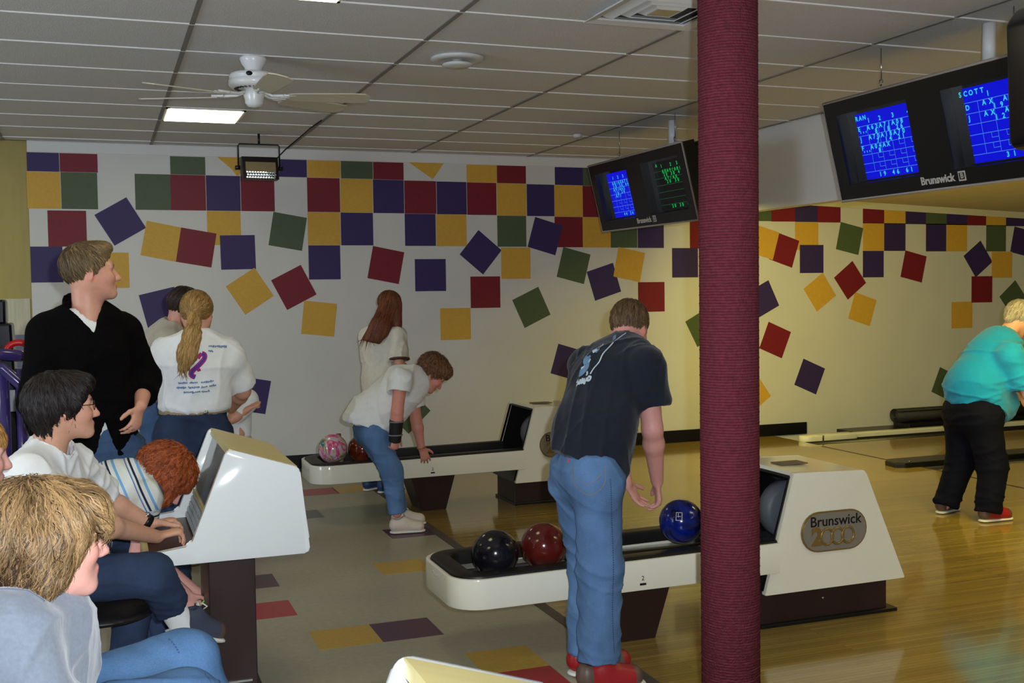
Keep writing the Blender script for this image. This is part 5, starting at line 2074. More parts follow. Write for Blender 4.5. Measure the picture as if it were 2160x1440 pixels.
locks('hair_strands', ho, 9000, flow3, 0.10, 0.0011, (44, 28, 16), (166, 132, 88), ho, 5, 0.014, 0.5,
      tone=lambda p: 0.30 + 2.6 * float(hd.loc(p[None])[2][0]) + 1.5 * float(hd.loc(p[None])[1][0]) + 0.18 * math.sin(float(p[0]) * 90 + float(p[2]) * 60), keep=keep3, steps=8, droop=0.1)
v = Vol()
sd = nrm(shL - shR)
torso(v, neck, chest, waist, pelv, sd, (0.180, 0.190, 0.195), 0.78, [(pelv, nrm(pelv - waist))])
yoke(v, neck, shL, shR, 0.075)
sleeve(v, shR, elR, 1.85, 0.092, 0.062, wr=wrR)
sleeve(v, shL, elL, 1.85, 0.092, 0.062, wr=wrL)
nd = nrm(hd.at(0, -0.03, -0.06) - neck)
v.cone(neck - nd * 0.03, neck + nd * 0.035, 0.092, 0.080, 0.02, clip=[(neck + nd * 0.030, nd)])
v.cone(neck - nd * 0.02, neck + nd * 0.12, 0.064, 0.068, 0.006, sub=True)
SWEAT = mat('grey_marl_fleece', (116, 123, 134), 0.95, 0.1, noise=(120, 0.10), bump=(16, 0.45), sheen=0.3)
so = vmesh('sweatshirt', v, 0.008, SWEAT, p3, disp=fold(0.008, 0.15, 9))
bmT = bmesh.new()
bmT.from_mesh(so.data)
tree = BVHTree.FromBMesh(bmT)
bmT.free()
pts = []
for t in np.linspace(-2.3, 2.0, 26):
    ctr = shR + nrm(elR - shR) * -0.005
    ax_ = nrm(mid(shR, elR, 0.35) - mid(neck, chest, 0.5))
    e1 = nrm(np.cross(ax_, V3(0, -1, 0.2)))
    e2 = np.cross(ax_, e1)
    q_ = ctr + ax_ * 0.005 + (e1 * math.cos(t) + e2 * math.sin(t)) * 0.14
    hit = tree.find_nearest(Vector(q_))
    pts.append(hit[0] + hit[1] * 0.0005)
tube('shoulder_seam', pts, 0.0022, mat('seam_grey', (100, 106, 120), 0.95), so, 5)
trousers(p3, denim('pale_blue_denim', (72, 102, 138)), pelv, pelv + nrm(waist - pelv) * 0.08, ((hR, kR, aR), (hL, kL, aL)), r=(0.105, 0.082, 0.075), hiprad=0.165, h=0.009, seed=12, amp=0.007)
j3 = [o_ for o_ in p3.children if o_.name.startswith('trousers')][0]
O3 = G(300, 1400, 2.3)
e3 = nrm(V3(0.95, 0.3, 0))
pts3 = bez([(float((G(a_, b_, 2.4) - O3) @ e3), float((G(a_, b_, 2.4) - O3)[2])) for a_, b_ in ((175, 1432), (250, 1418), (320, 1398), (380, 1380), (425, 1392), (440, 1440))], 60)
tag(decal('seam_stitching', None, j3, O3, e3, Z1, mat('stitch_dark_blue', (40, 66, 112), 0.9), j3, 0.002,
          poly=[ribbon([pts3[k_], pts3[k_] * 0.35 + pts3[k_ + 1] * 0.65], 0.0016) for k_ in range(60)]), kind='stuff')
shoe(p3, V3(aR[0] - 0.07, aR[1], 0), V3(aR[0] + 0.18, aR[1] + 0.02, 0), SH_BRN, SOLE, LACE_W)
shoe(p3, V3(aL[0] - 0.04, aL[1], aL[2] - 0.09), V3(aL[0] + 0.20, aL[1] + 0.02, aL[2] - 0.11), SH_BRN, SOLE, LACE_W)

# ============ person at the very edge beside the boy
p4 = person('seated person with reddish blond hair half out of view beside the boy', G(-110, 1350, 3.5) * V3(1, 1, 0))
hd = Head(G(-66, 958, 3.5), (0.95, 0.2, -0.1), s=0.98)
neck, chest, waist, pelv = G(-85, 1070, 3.5), G(-95, 1160, 3.5), G(-105, 1260, 3.5), G(-112, 1350, 3.5)
shR, shL = neck + V3(-0.02, -0.19, -0.05), neck + V3(-0.02, 0.19, -0.05)
elR, wrR = shR + V3(0.02, -0.03, -0.28), shR + V3(0.22, 0.05, -0.40)
elL, wrL = shL + V3(-0.05, 0.03, -0.28), shL + V3(0.10, -0.05, -0.45)
hR, hL = pelv + V3(0.02, -0.1, 0), pelv + V3(0.02, 0.1, 0)
kR, kL = hR + V3(0.30, -0.02, 0.02), hL + V3(0.28, 0.02, 0.0)
aR, aL = V3(kR[0] - 0.05, kR[1], 0.09), V3(kL[0] - 0.08, kL[1], 0.09)
v = Vol()
hd.add(v, neck)
core(v, neck, chest, pelv, (hR, hL), (kR, kL), (aR, aL))
arm(v, shR, elR, wrR, 0.9)
arm(v, shL, elL, wrL, 0.9)
for w_, e_, t_ in ((wrR, elR, V3(0, 1, 0)), (wrL, elL, V3(0, -1, 0))):
    hand(v, w_, w_ - e_, (0, 0, -1), t_, s=0.9)
vmesh('body', v, 0.007, SKIN, p4, col=hd.paint((214, 160, 146), (140, 96, 50)))
hv = cap(hd, (0.094, 0.116, 0.100), clip=[hairline(hd, (0.090, 0.020), (-0.02, -0.12))])
hv.cone(hd.at(0, -0.07, 0), hd.at(0, -0.07, -0.10), 0.06, 0.04, 0.03)
vmesh('hair', hv, 0.007, hair_mat('hair_reddish_blond', (96, 60, 26), (190, 140, 70)), p4, disp=strands(hd, 0.003, 17, 3, 0.003), flow=hd.flow())
locks('hair_strands', HO(), 1500, comb(hd), 0.07, 0.0016, (110, 66, 28), (206, 156, 84), HO(), 3, 0.006, 0.15)
v = Vol()
torso(v, neck, chest, waist, pelv, V3(0, 1, 0), (0.165, 0.165, 0.17), 0.7, [(pelv, V3(0, 0, -1))])
yoke(v, neck, shL, shR)
sleeve(v, shR, elR, 1.5, 0.075, 0.06, wr=wrR)
sleeve(v, shL, elL, 1.5, 0.075, 0.06, wr=wrL)
v.cone(neck, hd.at(0, -0.02, -0.05), 0.064, 0.066, 0.006, sub=True)
vmesh('sweater', v, 0.011, cloth('maroon_knit', (70, 24, 34)), p4, disp=wrinkle(0.005, 0.14, 5))
trousers(p4, DARKJ, pelv, pelv + V3(0, 0, 0.08), ((hR, kR, aR), (hL, kL, aL)), hiprad=0.14, h=0.013)
for a in (aR, aL):
    shoe(p4, V3(a[0] - 0.07, a[1], 0), V3(a[0] + 0.19, a[1], 0), SH_BRN, SOLE)

# ============ red-haired child bending forward
G = lambda px, py, Y: P(px, py, Y=Y - 0.42)
p5 = person('red-haired child in a blue striped white shirt bending down behind the console desk', G(180, 1200, 5.3) * V3(1, 1, 0))
hd = Head(G(352, 1008, 5.26), (0.55, -0.05, -0.82), (0.80, 0.0, 0.55), s=0.95)
neck, chest, waist, pelv = G(312, 1040, 5.26), G(280, 1024, 5.28), G(228, 1030, 5.28), G(180, 1070, 5.28)
shR, shL = G(306, 1052, 5.12), G(300, 1035, 5.42)
elR, wrR = G(292, 1165, 5.16), G(392, 1250, 5.22)
elL, wrL = G(300, 1160, 5.46), G(418, 1250, 5.42)
hR, hL = pelv + V3(0.0, -0.08, -0.03), pelv + V3(0.0, 0.08, -0.03)
kR, kL = G(318, 1165, 5.32), G(318, 1160, 5.50)
aR, aL = V3(kR[0] + 0.06, kR[1], 0.09), V3(kL[0] + 0.03, kL[1], 0.09)
v = Vol()
hd.add(v, neck)
core(v, neck, chest, pelv, (hR, hL), (kR, kL), (aR, aL), 0.8)
arm(v, shR, elR, wrR, 0.8)
arm(v, shL, elL, wrL, 0.8)
hand(v, wrR, G(410, 1290, 5.24) - wrR, (0.3, 0.9, 0), (0.8, -0.2, 0), (0.4, 0.5, 0.3), 0.85)
hand(v, wrL, V3(0.2, -0.1, -1), (-0.3, -0.9, 0), (0.8, -0.2, 0), (0.4, 0.5, 0.3), 0.85)
vmesh('body', v, 0.0068, SKIN, p5, col=hd.paint((222, 160, 146), (120, 50, 20)))
hv = Vol()
hv.ell(hd.at(0, -0.026, 0.032), (0.108, 0.120, 0.106), hd.ax, 0.02, clip=[hairline(hd, (0.085, 0.02), (-0.02, -0.14))])
hv.cone(hd.at(0, -0.08, 0.0), hd.at(0, -0.05, -0.10), 0.07, 0.05, 0.04)
for s_ in (-1, 1):
    hv.cone(hd.at(s_ * 0.08, 0.0, 0.02), hd.at(s_ * 0.09, 0.05, -0.06), 0.045, 0.03, 0.03)
vmesh('hair', hv, 0.0065, hair_mat('hair_red', (84, 32, 12), (172, 84, 40)), p5, disp=strands(hd, 0.004, 13, 6, 0.006), flow=hd.flow(15))
locks('hair_strands', HO(), 3000, comb(hd, (0, -0.05, 0.14), 0.1, 0.0), 0.06, 0.0017, (70, 26, 10), (190, 96, 48), HO(), 6, 0.016, 0.7)
v = Vol()
sd = V3(0, 1, 0)
torso(v, neck, chest, waist, pelv, sd, (0.125, 0.130, 0.135), 0.80, [(pelv, nrm(pelv - waist))])
yoke(v, neck, shL, shR, 0.055)
sleeve(v, shR, elR, 0.45, 0.066, 0.066)
sleeve(v, shL, elL, 0.45, 0.066, 0.066)
v.cone(neck, hd.at(0, -0.02, -0.05), 0.056, 0.058, 0.006, sub=True)
STR = mat('striped_cotton', (206, 208, 200), 0.9, 0.15)
nt = STR.node_tree
N = nt.nodes
at_ = N.new('ShaderNodeAttribute')
at_.attribute_name = 'flow'
sx_ = N.new('ShaderNodeSeparateXYZ')
nt.links.new(at_.outputs['Vector'], sx_.inputs[0])
fr_ = N.new('ShaderNodeMath')
fr_.operation = 'FRACT'
nt.links.new(sx_.outputs[0], fr_.inputs[0])
cr_ = N.new('ShaderNodeValToRGB')
cr_.color_ramp.interpolation = 'CONSTANT'
for pos, c_ in ((0.0, (206, 208, 200)), (0.30, (110, 160, 205)), (0.42, (206, 208, 200)), (0.60, (34, 40, 66)), (0.70, (206, 208, 200)), (0.80, (90, 120, 170)), (0.86, (206, 208, 200))):
    if pos == 0.0:
        e_ = cr_.color_ramp.elements[0]
    elif pos == 0.30:
        e_ = cr_.color_ramp.elements[1]
    else:
        e_ = cr_.color_ramp.elements.new(pos)
    e_.position = pos
    e_.color = lin(c_) + (1,)
nt.links.new(fr_.outputs[0], cr_.inputs[0])
nt.links.new(cr_.outputs[0], N['Principled BSDF'].inputs['Base Color'])
axs = nrm(pelv - chest)
shd = nrm(elR - shR)


def strf(V):
    t = (V - chest) @ axs
    a_ = (V - shR) @ shd
    sel = (a_ > 0.03) & ((V - chest) @ axs < 0.12)
    u = np.where(sel, a_, t) / 0.085
    return np.stack([u, u * 0, u * 0], 1)


vmesh('striped_shirt', v, 0.007, STR, p5, disp=fold(0.004, 0.12, 7), flow=strf)
trousers(p5, DARKJ, pelv, pelv + nrm(waist - pelv) * 0.06, ((hR, kR, aR), (hL, kL, aL)), r=(0.08, 0.062, 0.056), hiprad=0.11, h=0.011)
for a in (aR, aL):
    shoe(p5, V3(a[0] - 0.06, a[1], 0), V3(a[0] + 0.16, a[1], 0), SH_BRN, SOLE, LACE_G, 0.9)
q = G(416, 1282, 5.2)
q2 = G(455, 1240, 5.2)
q3 = G(405, 1290, 5.22)
lt = thing('shoelace', 'bright green shoelace pulled tight below the bending child', 'shoelace', tuple(q3))
tube('lace_strand', [q3, q, G(436, 1262, 5.2), q2], 0.004, LACE_G, lt, 6)
tube('lace_tip', [q2, q2 + (q2 - q) * 0.2], 0.0045, mat('lace_tip', (180, 220, 160), 0.4), lt, 6)

G = G0
# ============ woman with the ponytail
p6 = person('woman with long blond ponytail, white printed T-shirt and belted jeans, seen from behind', G(408, 1150, 6.1) * V3(1, 1, 0))
hd = Head(G(416, 662, 6.10), (0.30, 0.93, -0.15), s=0.98)
neck, chest, waist, pelv = G(417, 722, 6.06), G(417, 775, 6.06), G(413, 845, 6.08), G(408, 905, 6.10)
shR, shL = G(482, 748, 6.08), G(350, 748, 6.08)
elR, wrR = G(512, 825, 6.20), G(490, 860, 6.42)
elL, wrL = G(328, 822, 6.20), G(350, 850, 6.42)
hR, hL = pelv + V3(0.09, 0, -0.05), pelv + V3(-0.09, 0, -0.05)
kR, kL = V3(hR[0] + 0.01, 6.12, 0.5), V3(hL[0] - 0.01, 6.12, 0.5)
aR, aL = V3(kR[0], 6.10, 0.08), V3(kL[0], 6.10, 0.08)
v = Vol()
hd.add(v, neck)
core(v, neck, chest, pelv, (hR, hL), (kR, kL), (aR, aL))
arm(v, shR, elR, wrR)
arm(v, shL, elL, wrL)
hand(v, wrR, V3(-0.3, 0.9, 0.1), (-0.8, -0.2, 0), (0, 0, 1), s=0.9)
hand(v, wrL, V3(0.3, 0.9, 0.1), (0.8, -0.2, 0), (0, 0, 1), s=0.9)
vmesh('body', v, 0.0072, SKIN, p6, col=hd.paint((206, 150, 126), (120, 90, 50)))
hv = cap(hd, (0.086, 0.108, 0.098), clip=[hairline(hd, (0.070, 0.060), (-0.070, -0.075))])
HB = hair_mat('hair_blond', (104, 70, 34), (186, 148, 84))
hm_ = vmesh('hair', hv, 0.0065, HB, p6, disp=strands(hd, 0.002, 21, 3), flow=lambda V: np.stack([hd.loc(V)[0] * 260, hd.loc(V)[2] * 260, hd.loc(V)[1] * 12], 1))
tie = hd.at(0, -0.11, 0.0)
locks('hair_strands', hm_, 2200, lambda p: nrm(tie - p), 0.06, 0.0015, (92, 60, 28), (196, 156, 92), hm_, 7, 0.003, 0.05, tone=lambda p: 0.4)
pv = Vol()
q0, q1, q2, q3 = G(410, 680, 5.97), G(406, 705, 5.93), G(395, 745, 5.90), G(387, 774, 5.91)
pv.chain([hd.at(0, -0.09, 0.0), q0, q1, q2, q3], [0.035, 0.026, 0.040, 0.048, 0.026], 0.02, flat=(V3(0, 1, 0), 0.6))
pa = nrm(q3 - q1)
pu = nrm(np.cross(pa, V3(0, 1, 0)))
pt_ = vmesh('ponytail', pv, 0.006, HB, hm_, disp=lambda V: 0.003 * np.sin(((V - q1) @ pu) * 420 + 3 * np.sin(((V - q1) @ pa) * 25)),
      flow=lambda V: np.stack([((V - q1) @ pu) * 220, ((V - q1) @ V3(0, 1, 0)) * 120, ((V - q1) @ pa) * 9], 1))
locks('ponytail_strands', pt_, 2200, lambda p: pa, 0.10, 0.0017, (100, 66, 30), (206, 168, 104), hm_, 8, 0.006, 0.12)
tube('hair_tie', [q0 + (V3(math.cos(a), 0, 0) * 0.030 + V3(0, 0.6, 0.8) * math.sin(a) * 0.02) for a in np.linspace(0, 6.28, 12, endpoint=False)], 0.008, mat('hair_tie', (60, 40, 30), 0.8), hm_, 6, True)
v = Vol()
sd = V3(1, 0, 0)
hemp = G(410, 858, 6.1)
torso(v, neck, chest, waist, hemp, sd, (0.178, 0.176, 0.185), 0.70, [(hemp, V3(0, 0, -1))])
yoke(v, neck, shL, shR, 0.070)
for sh_, el_ in ((shR, elR), (shL, elL)):
    e = sleeve(v, sh_, el_, 0.82, 0.088, 0.094)
    d_ = nrm(el_ - sh_)
    v.cone(e - d_ * 0.03, e + d_ * 0.05, 0.060, 0.066, 0.004, sub=True)
v.cone(neck, hd.at(0, -0.02, -0.05), 0.064, 0.066, 0.006, sub=True)
sh6 = vmesh('t_shirt', v, 0.0085, WHITE_T, p6, disp=fold(0.007, 0.14, 13))
blu = mat('print_blue', (104, 126, 160), 0.8)
mag = mat('print_magenta', (170, 36, 110), 0.8)
pur = mat('print_violet', (74, 50, 150), 0.8)
O6 = G(417, 770, 5.9)
SC6 = 5.9 / 2322 * 1.0
rs = np.random.RandomState(3)
for words, v_ in (([(-0.095, -0.055), (-0.040, 0.0), (0.018, 0.075)], -0.092), ([(-0.105, -0.060), (-0.045, 0.005), (0.018, 0.050), (0.060, 0.095)], -0.117), ([(-0.070, -0.030), (-0.022, 0.008), (0.018, 0.055)], -0.142),
                  ([(0.062, 0.150)], 0.096), ([(0.060, 0.082)], 0.070)):
    pl_ = []
    for u0, u1 in words:
        u = u0
        while u < u1:
            w_ = rs.uniform(0.006, 0.010)
            y_ = v_ - (0.08 * (u - 0.06) if v_ > 0 else -0.10 * max(0, u - 0.03))
            pl_.append(ribbon([(u, y_ - rs.uniform(0, 0.003)), (u + w_ * 0.8, y_ + rs.uniform(-0.002, 0.003))], rs.uniform(0.003, 0.007)))
            u += w_
    tag(decal('faded_print_line', None, sh6, O6, (1, 0, 0), (0, 0, 1), blu, sh6, 0.004, poly=pl_), kind='stuff')
rb = bez([(0.030, 0.060), (0.044, 0.052), (0.040, 0.030), (0.012, 0.000), (-0.020, -0.030), (-0.024, -0.052), (-0.006, -0.062)], 28)
decal('print_ribbon', None, sh6, O6 + V3(-0.005, 0, -0.002), (1, 0, 0), (0, 0, 1), mag, sh6, 0.004, poly=[ribbon(rb, 0.013), ribbon(bez([(0.030, 0.060), (0.016, 0.046), (0.010, 0.034)], 8), 0.010),
                                                                                          ribbon(bez([(-0.006, -0.014), (0.010, -0.022), (0.014, -0.032)], 8), 0.009)])
decal('print_ribbon_core', None, sh6, O6 + V3(-0.005, 0, -0.002), (1, 0, 0), (0, 0, 1), pur, sh6, 0.0055, poly=[ribbon(rb, 0.006)])
trousers(p6, DARKJ, pelv, hemp + V3(0, 0, -0.005), ((hR, kR, aR), (hL, kL, aL)), r=(0.108, 0.078, 0.070), hiprad=0.180, seed=14)
v = Vol()
bz = hemp + V3(0, 0, -0.018)
v.cone(bz + V3(0, 0, -0.1), bz + V3(0, 0, 0.1), 0.183, 0.183, 0.0, flat=(V3(0, 1, 0), 0.74), clip=[(bz + V3(0, 0, 0.014), V3(0, 0, 1)), (bz - V3(0, 0, 0.014), V3(0, 0, -1))])
bo = vmesh('belt', v, 0.007, mat('belt_tan', (150, 132, 98), 0.5, noise=(25, 0.2, (8, 1, 1))), p6, relax=0)
lathe('belt_stud', [(0.0, 0.0), (0.012, 0.0), (0.010, 0.005), (0.0, 0.006)], (bz[0] + 0.05, bz[1] - 0.136, bz[2]), M_metal, bo, n=12, rot=Matrix.Rotation(math.radians(90), 3, 'X'))
for a in (aR, aL):
    shoe(p6, V3(a[0], a[1] - 0.07, 0), V3(a[0] + 0.02, a[1] + 0.18, 0), SH_BRN, SOLE)

# ============ person leaning behind her
p7 = person('dark-haired person in a pale beige shirt leaning forward behind the ponytailed woman', G(335, 1100, 6.95) * V3(1, 1, 0))
hd = Head(G(391, 650, 6.85), (0.86, 0.15, -0.40), (0.4, 0, 0.9), s=0.98)
neck, chest, waist, pelv = G(368, 698, 6.87), G(343, 735, 6.90), G(333, 805, 6.93), G(330, 865, 6.95)
shR, shL = G(352, 722, 6.72), G(368, 722, 7.08)
elR, wrR = G(362, 805, 6.72), G(410, 850, 6.75)
elL, wrL = G(390, 810, 7.1), G(430, 850, 7.0)
hR, hL = pelv + V3(0, -0.09, -0.04), pelv + V3(0, 0.09, -0.04)
kR, kL = V3(hR[0], hR[1], 0.48), V3(hL[0] + 0.05, hL[1], 0.48)
aR, aL = V3(kR[0] - 0.03, kR[1], 0.08), V3(kL[0], kL[1], 0.08)
v = Vol()
hd.add(v, neck)
core(v, neck, chest, pelv, (hR, hL), (kR, kL), (aR, aL))
arm(v, shR, elR, wrR)
arm(v, shL, elL, wrL)
hand(v, wrR, V3(1, 0, 0), (0, 0, -1), (0, 1, 0))
hand(v, wrL, V3(1, 0, 0), (0, 0, -1), (0, -1, 0))
vmesh('body', v, 0.0075, SKIN, p7, col=hd.paint((196, 140, 122), (36, 26, 24)))
hv = cap(hd, (0.088, 0.106, 0.098), clip=[hairline(hd, (0.075, 0.045), (-0.045, -0.09))])
vmesh('hair', hv, 0.007, hair_mat('hair_dark_brown', (22, 15, 13), (62, 46, 38)), p7, disp=strands(hd, 0.003, 19, 5, 0.002), flow=hd.flow())
locks('hair_strands', HO(), 1500, comb(hd), 0.05, 0.0016, (18, 12, 11), (70, 52, 42), HO(), 9, 0.005, 0.12)
v = Vol()
torso(v, neck, chest, waist, pelv, V3(0, 1, 0), (0.17, 0.175, 0.185), 0.72, [(G(330, 828, 6.95), V3(0, 0, -1))])
yoke(v, neck, shL, shR, 0.07)
sleeve(v, shR, elR, 0.75, 0.085, 0.085)
sleeve(v, shL, elL, 0.75, 0.085, 0.085)
v.cone(neck, hd.at(0, -0.02, -0.05), 0.068, 0.070, 0.006, sub=True)
v.cone(neck - V3(0.01, 0, 0.03), mid(neck, hd.c, 0.28), 0.086, 0.080, 0.01, clip=[(mid(neck, hd.c, 0.25), nrm(hd.c - neck))])
v.cone(neck, hd.c, 0.066, 0.068, 0.004, sub=True)
vmesh('shirt', v, 0.009, cloth('beige_cotton', (176, 168, 152)), p7, disp=fold(0.007, 0.16, 11))
trousers(p7, MIDJ, pelv, pelv + V3(0, 0, 0.1), ((hR, kR, aR), (hL, kL, aL)), hiprad=0.155, h=0.012)
for a in (aR, aL):
    shoe(p7, V3(a[0] - 0.07, a[1], 0), V3(a[0] + 0.19, a[1], 0), SH_BRN, SOLE)

# ============ child in white holding an arm out
p8 = person('small child in white holding one fist out past the ponytailed woman', G(495, 1050, 7.3) * V3(1, 1, 0))
hd = Head(G(498, 788, 7.3), (0.70, 0.65, -0.05), s=0.88)
neck, chest, waist, pelv = G(494, 828, 7.3), G(492, 855, 7.3), G(491, 895, 7.3), G(491, 925, 7.3)
rt_ = nrm(np.cross(V3(0.7, 0.65, 0), Z1))
shR, shL = neck + rt_ * 0.115 + V3(0, 0, -0.045), neck - rt_ * 0.115 + V3(0, 0, -0.045)
elR, wrR = G(489, 883, 7.12), G(526, 861, 7.12)
elL, wrL = shL + V3(0.0, 0.02, -0.2), G(507, 895, 7.2)
hR, hL = pelv + rt_ * 0.06 - Z1 * 0.03, pelv - rt_ * 0.06 - Z1 * 0.03
kR, kL = V3(hR[0], hR[1], 0.34), V3(hL[0], hL[1], 0.34)
aR, aL = V3(kR[0], kR[1], 0.07), V3(kL[0], kL[1], 0.07)
v = Vol()
hd.add(v, neck)
core(v, neck, chest, pelv, (hR, hL), (kR, kL), (aR, aL), 0.68)
arm(v, shR, elR, wrR, 0.72)
arm(v, shL, elL, wrL, 0.72)
hand(v, wrR, wrR - elR, (0, 0.3, -1), (0, 1, 0.2), (1.3, 1.4, 0.9), 0.75)
hand(v, wrL, V3(0.2, -0.2, -1), (-0.5, 0.5, 0), (0.5, 0, 0), s=0.72)
vmesh('body', v, 0.0068, SKIN, p8, col=hd.paint((206, 148, 124), (36, 26, 24)))
hv = cap(hd, (0.086, 0.106, 0.098), clip=[hairline(hd, (0.08, 0.04), (-0.035, -0.10))])
vmesh('hair', hv, 0.0075, hair_mat('hair_dark_brown', (22, 15, 13), (62, 46, 38)), p8, disp=strands(hd, 0.003, 19, 5, 0.002), flow=hd.flow())
locks('hair_strands', HO(), 1500, comb(hd), 0.05, 0.0016, (18, 12, 11), (70, 52, 42), HO(), 9, 0.005, 0.12)
v = Vol()
torso(v, neck, chest, waist, pelv, rt_, (0.115, 0.118, 0.128), 0.75, [(G(491, 918, 7.3), V3(0, 0, -1))])
yoke(v, neck, shL, shR, 0.05)
sleeve(v, shR, elR, 0.8, 0.062, 0.062)
sleeve(v, shL, elL, 0.8, 0.062, 0.062)
v.cone(neck, hd.at(0, -0.02, -0.05), 0.052, 0.055, 0.006, sub=True)
vmesh('t_shirt', v, 0.009, WHITE_T, p8, disp=wrinkle(0.004, 0.12, 3))
trousers(p8, cloth('pale_grey_cotton', (176, 174, 172)), pelv, pelv + V3(0, 0, 0.05), ((hR, kR, aR), (hL, kL, aL)), r=(0.07, 0.058, 0.052), hiprad=0.105, h=0.011)
for a in (aR, aL):
    shoe(p8, V3(a[0] - 0.05, a[1] - 0.03, 0), V3(a[0] + 0.10, a[1] + 0.08, 0), SH_BRN, SOLE, None, 0.8)

# ============ long-haired woman by the mural
p9 = person('woman with long straight auburn hair and cream shirt standing by the mural', G(800, 1030, 9.0) * V3(1, 1, 0))
hd = Head(G(824, 644, 9.0), (0.85, 0.48, -0.12), s=0.98)
neck, chest, waist, pelv = G(812, 690, 9.0), G(803, 735, 9.0), G(800, 800, 9.0), G(798, 855, 9.02)
rt_ = nrm(np.cross(V3(0.85, 0.48, 0), Z1))
shR, shL = neck + rt_ * 0.17 + V3(-0.01, 0, -0.07), neck - rt_ * 0.17 + V3(-0.03, 0, -0.07)
elR, wrR = G(842, 765, 8.80), G(872, 800, 8.95)
elL, wrL = shL + V3(0.03, 0.03, -0.26), shL + V3(0.25, 0, -0.35)
hR, hL = pelv + rt_ * 0.09 - Z1 * 0.04, pelv - rt_ * 0.09 - Z1 * 0.04
kR, kL = V3(hR[0], hR[1], 0.48), V3(hL[0], hL[1], 0.48)
aR, aL = V3(kR[0] - 0.02, kR[1], 0.08), V3(kL[0] - 0.02, kL[1], 0.08)
v = Vol()
hd.add(v, neck)
core(v, neck, chest, pelv, (hR, hL), (kR, kL), (aR, aL))
arm(v, shR, elR, wrR, 0.9)
arm(v, shL, elL, wrL, 0.9)
hand(v, wrR, wrR - elR, (0, 0.4, -1), (0, 1, 0), s=0.9)
hand(v, wrL, wrL - elL, (0, -0.4, -1), (0, -1, 0), s=0.9)
vmesh('body', v, 0.008, SKIN, p9, col=hd.paint((200, 140, 118), (90, 50, 34)))
hv = cap(hd, (0.090, 0.108, 0.098), clip=[hairline(hd, (0.09, 0.03), (0.03, -0.14))])
h1, h2, h3 = G(818, 655, 8.92), G(802, 690, 8.86), G(780, 722, 8.86)
hv.chain([h1, h2, h3], [0.085, 0.080, 0.070], 0.03, flat=(V3(0, 1, 0), 0.55), clip=[(G(781, 720, 8.86), nrm(V3(-0.25, 0, -0.95)))])
hv.cone(G(835, 640, 8.92), G(840, 690, 8.86), 0.05, 0.03, 0.03, flat=(V3(0, 1, 0), 0.6))
vmesh('hair', hv, 0.0075, hair_mat('hair_auburn', (58, 28, 16), (124, 68, 40)), p9, flow=lambda V: np.stack([V[:, 0] * 110 + V[:, 2] * 50, V[:, 1] * 60, V[:, 2] * 5], 1))
locks('hair_strands', HO(), 2600, lambda p: nrm(V3(-0.35, 0, -0.9)) if p[2] < hd.c[2] else nrm(p - hd.at(0, 0, 0.12)) - hd.u * 0.6, 0.14, 0.0022, (50, 24, 14), (140, 80, 48), HO(), 10, 0.006, 0.06)
v = Vol()
hemp = G(800, 880, 9.0)
torso(v, neck, chest, waist, hemp, rt_, (0.165, 0.165, 0.18), 0.72, [(hemp, V3(0, 0, -1))])
yoke(v, neck, shL, shR, 0.064)
e = sleeve(v, shR, elR, 0.9, 0.082, 0.088)
sleeve(v, shL, elL, 0.85, 0.082, 0.085)
v.cone(neck, hd.at(0, -0.02, -0.05), 0.062, 0.064, 0.006, sub=True)
s9 = vmesh('shirt', v, 0.009, CREAM_T, p9, disp=fold(0.009, 0.12, 21, (1.6, 1.6, 0.6)))
d_ = nrm(elR - shR)
v = Vol()
v.cone(e - d_ * 0.02, e + d_ * 0.02, 0.089, 0.091, 0.0, clip=[(e + d_ * 0.001, d_), (e - d_ * 0.016, -d_)])
vmesh('cuff_band', v, 0.007, mat('band_brown', (84, 50, 36), 0.8), s9, relax=0)
trousers(p9, MIDJ, pelv, pelv + V3(0, 0, 0.1), ((hR, kR, aR), (hL, kL, aL)), hiprad=0.15, h=0.012)
for a in (aR, aL):
    shoe(p9, V3(a[0] - 0.06, a[1] - 0.04, 0), V3(a[0] + 0.16, a[1] + 0.10, 0), mat('shoe_blue', (40, 60, 110), 0.5), SOLE)

# ============ woman bending over the far ball return
p10 = person('woman with curly brown hair and black wrist brace bending over the far ball return', G(845, 1110, 7.5) * V3(1, 1, 0))
hd = Head(G(912, 788, 7.50), (0.66, -0.12, -0.74), (0.74, 0.0, 0.66), s=0.98)
neck, chest, waist, pelv = G(882, 800, 7.50), G(850, 818, 7.50), G(806, 860, 7.50), G(782, 902, 7.50)
shR, shL = G(845, 800, 7.30), G(868, 812, 7.70)
elR, wrR = G(838, 868, 7.24), G(834, 918, 7.28)
elL, wrL = G(878, 886, 7.72), G(889, 944, 7.72)
hR, hL = pelv + V3(0.0, -0.09, -0.03), pelv + V3(0.0, 0.09, -0.03)
kR, kL = G(826, 990, 7.38), G(822, 985, 7.60)
aR, aL = G(838, 1082, 7.38), G(842, 1078, 7.62)
v = Vol()
hd.add(v, neck)
core(v, neck, chest, pelv, (hR, hL), (kR, kL), (aR, aL))
arm(v, shR, elR, wrR, 0.95)
arm(v, shL, elL, wrL, 0.95)
hand(v, wrR, V3(-0.05, 0.05, -1), (-0.3, 0.9, 0), (0.9, 0.2, 0), (0.5, 0.8, 0.4), 0.9)
hand(v, wrL, G(905, 986, 7.74) - wrL, (0.2, 0.6, -0.6), (0.7, -0.6, 0.3), (0.25, 0.3, 0.25), 0.95, 0.12)
vmesh('body', v, 0.0062, SKIN, p10, col=hd.paint((208, 140, 122), (80, 50, 34)))
hv = cap(hd, (0.100, 0.118, 0.108), c=(0, -0.025, 0.036), clip=[hairline(hd, (0.082, 0.040), (-0.045, -0.10))])
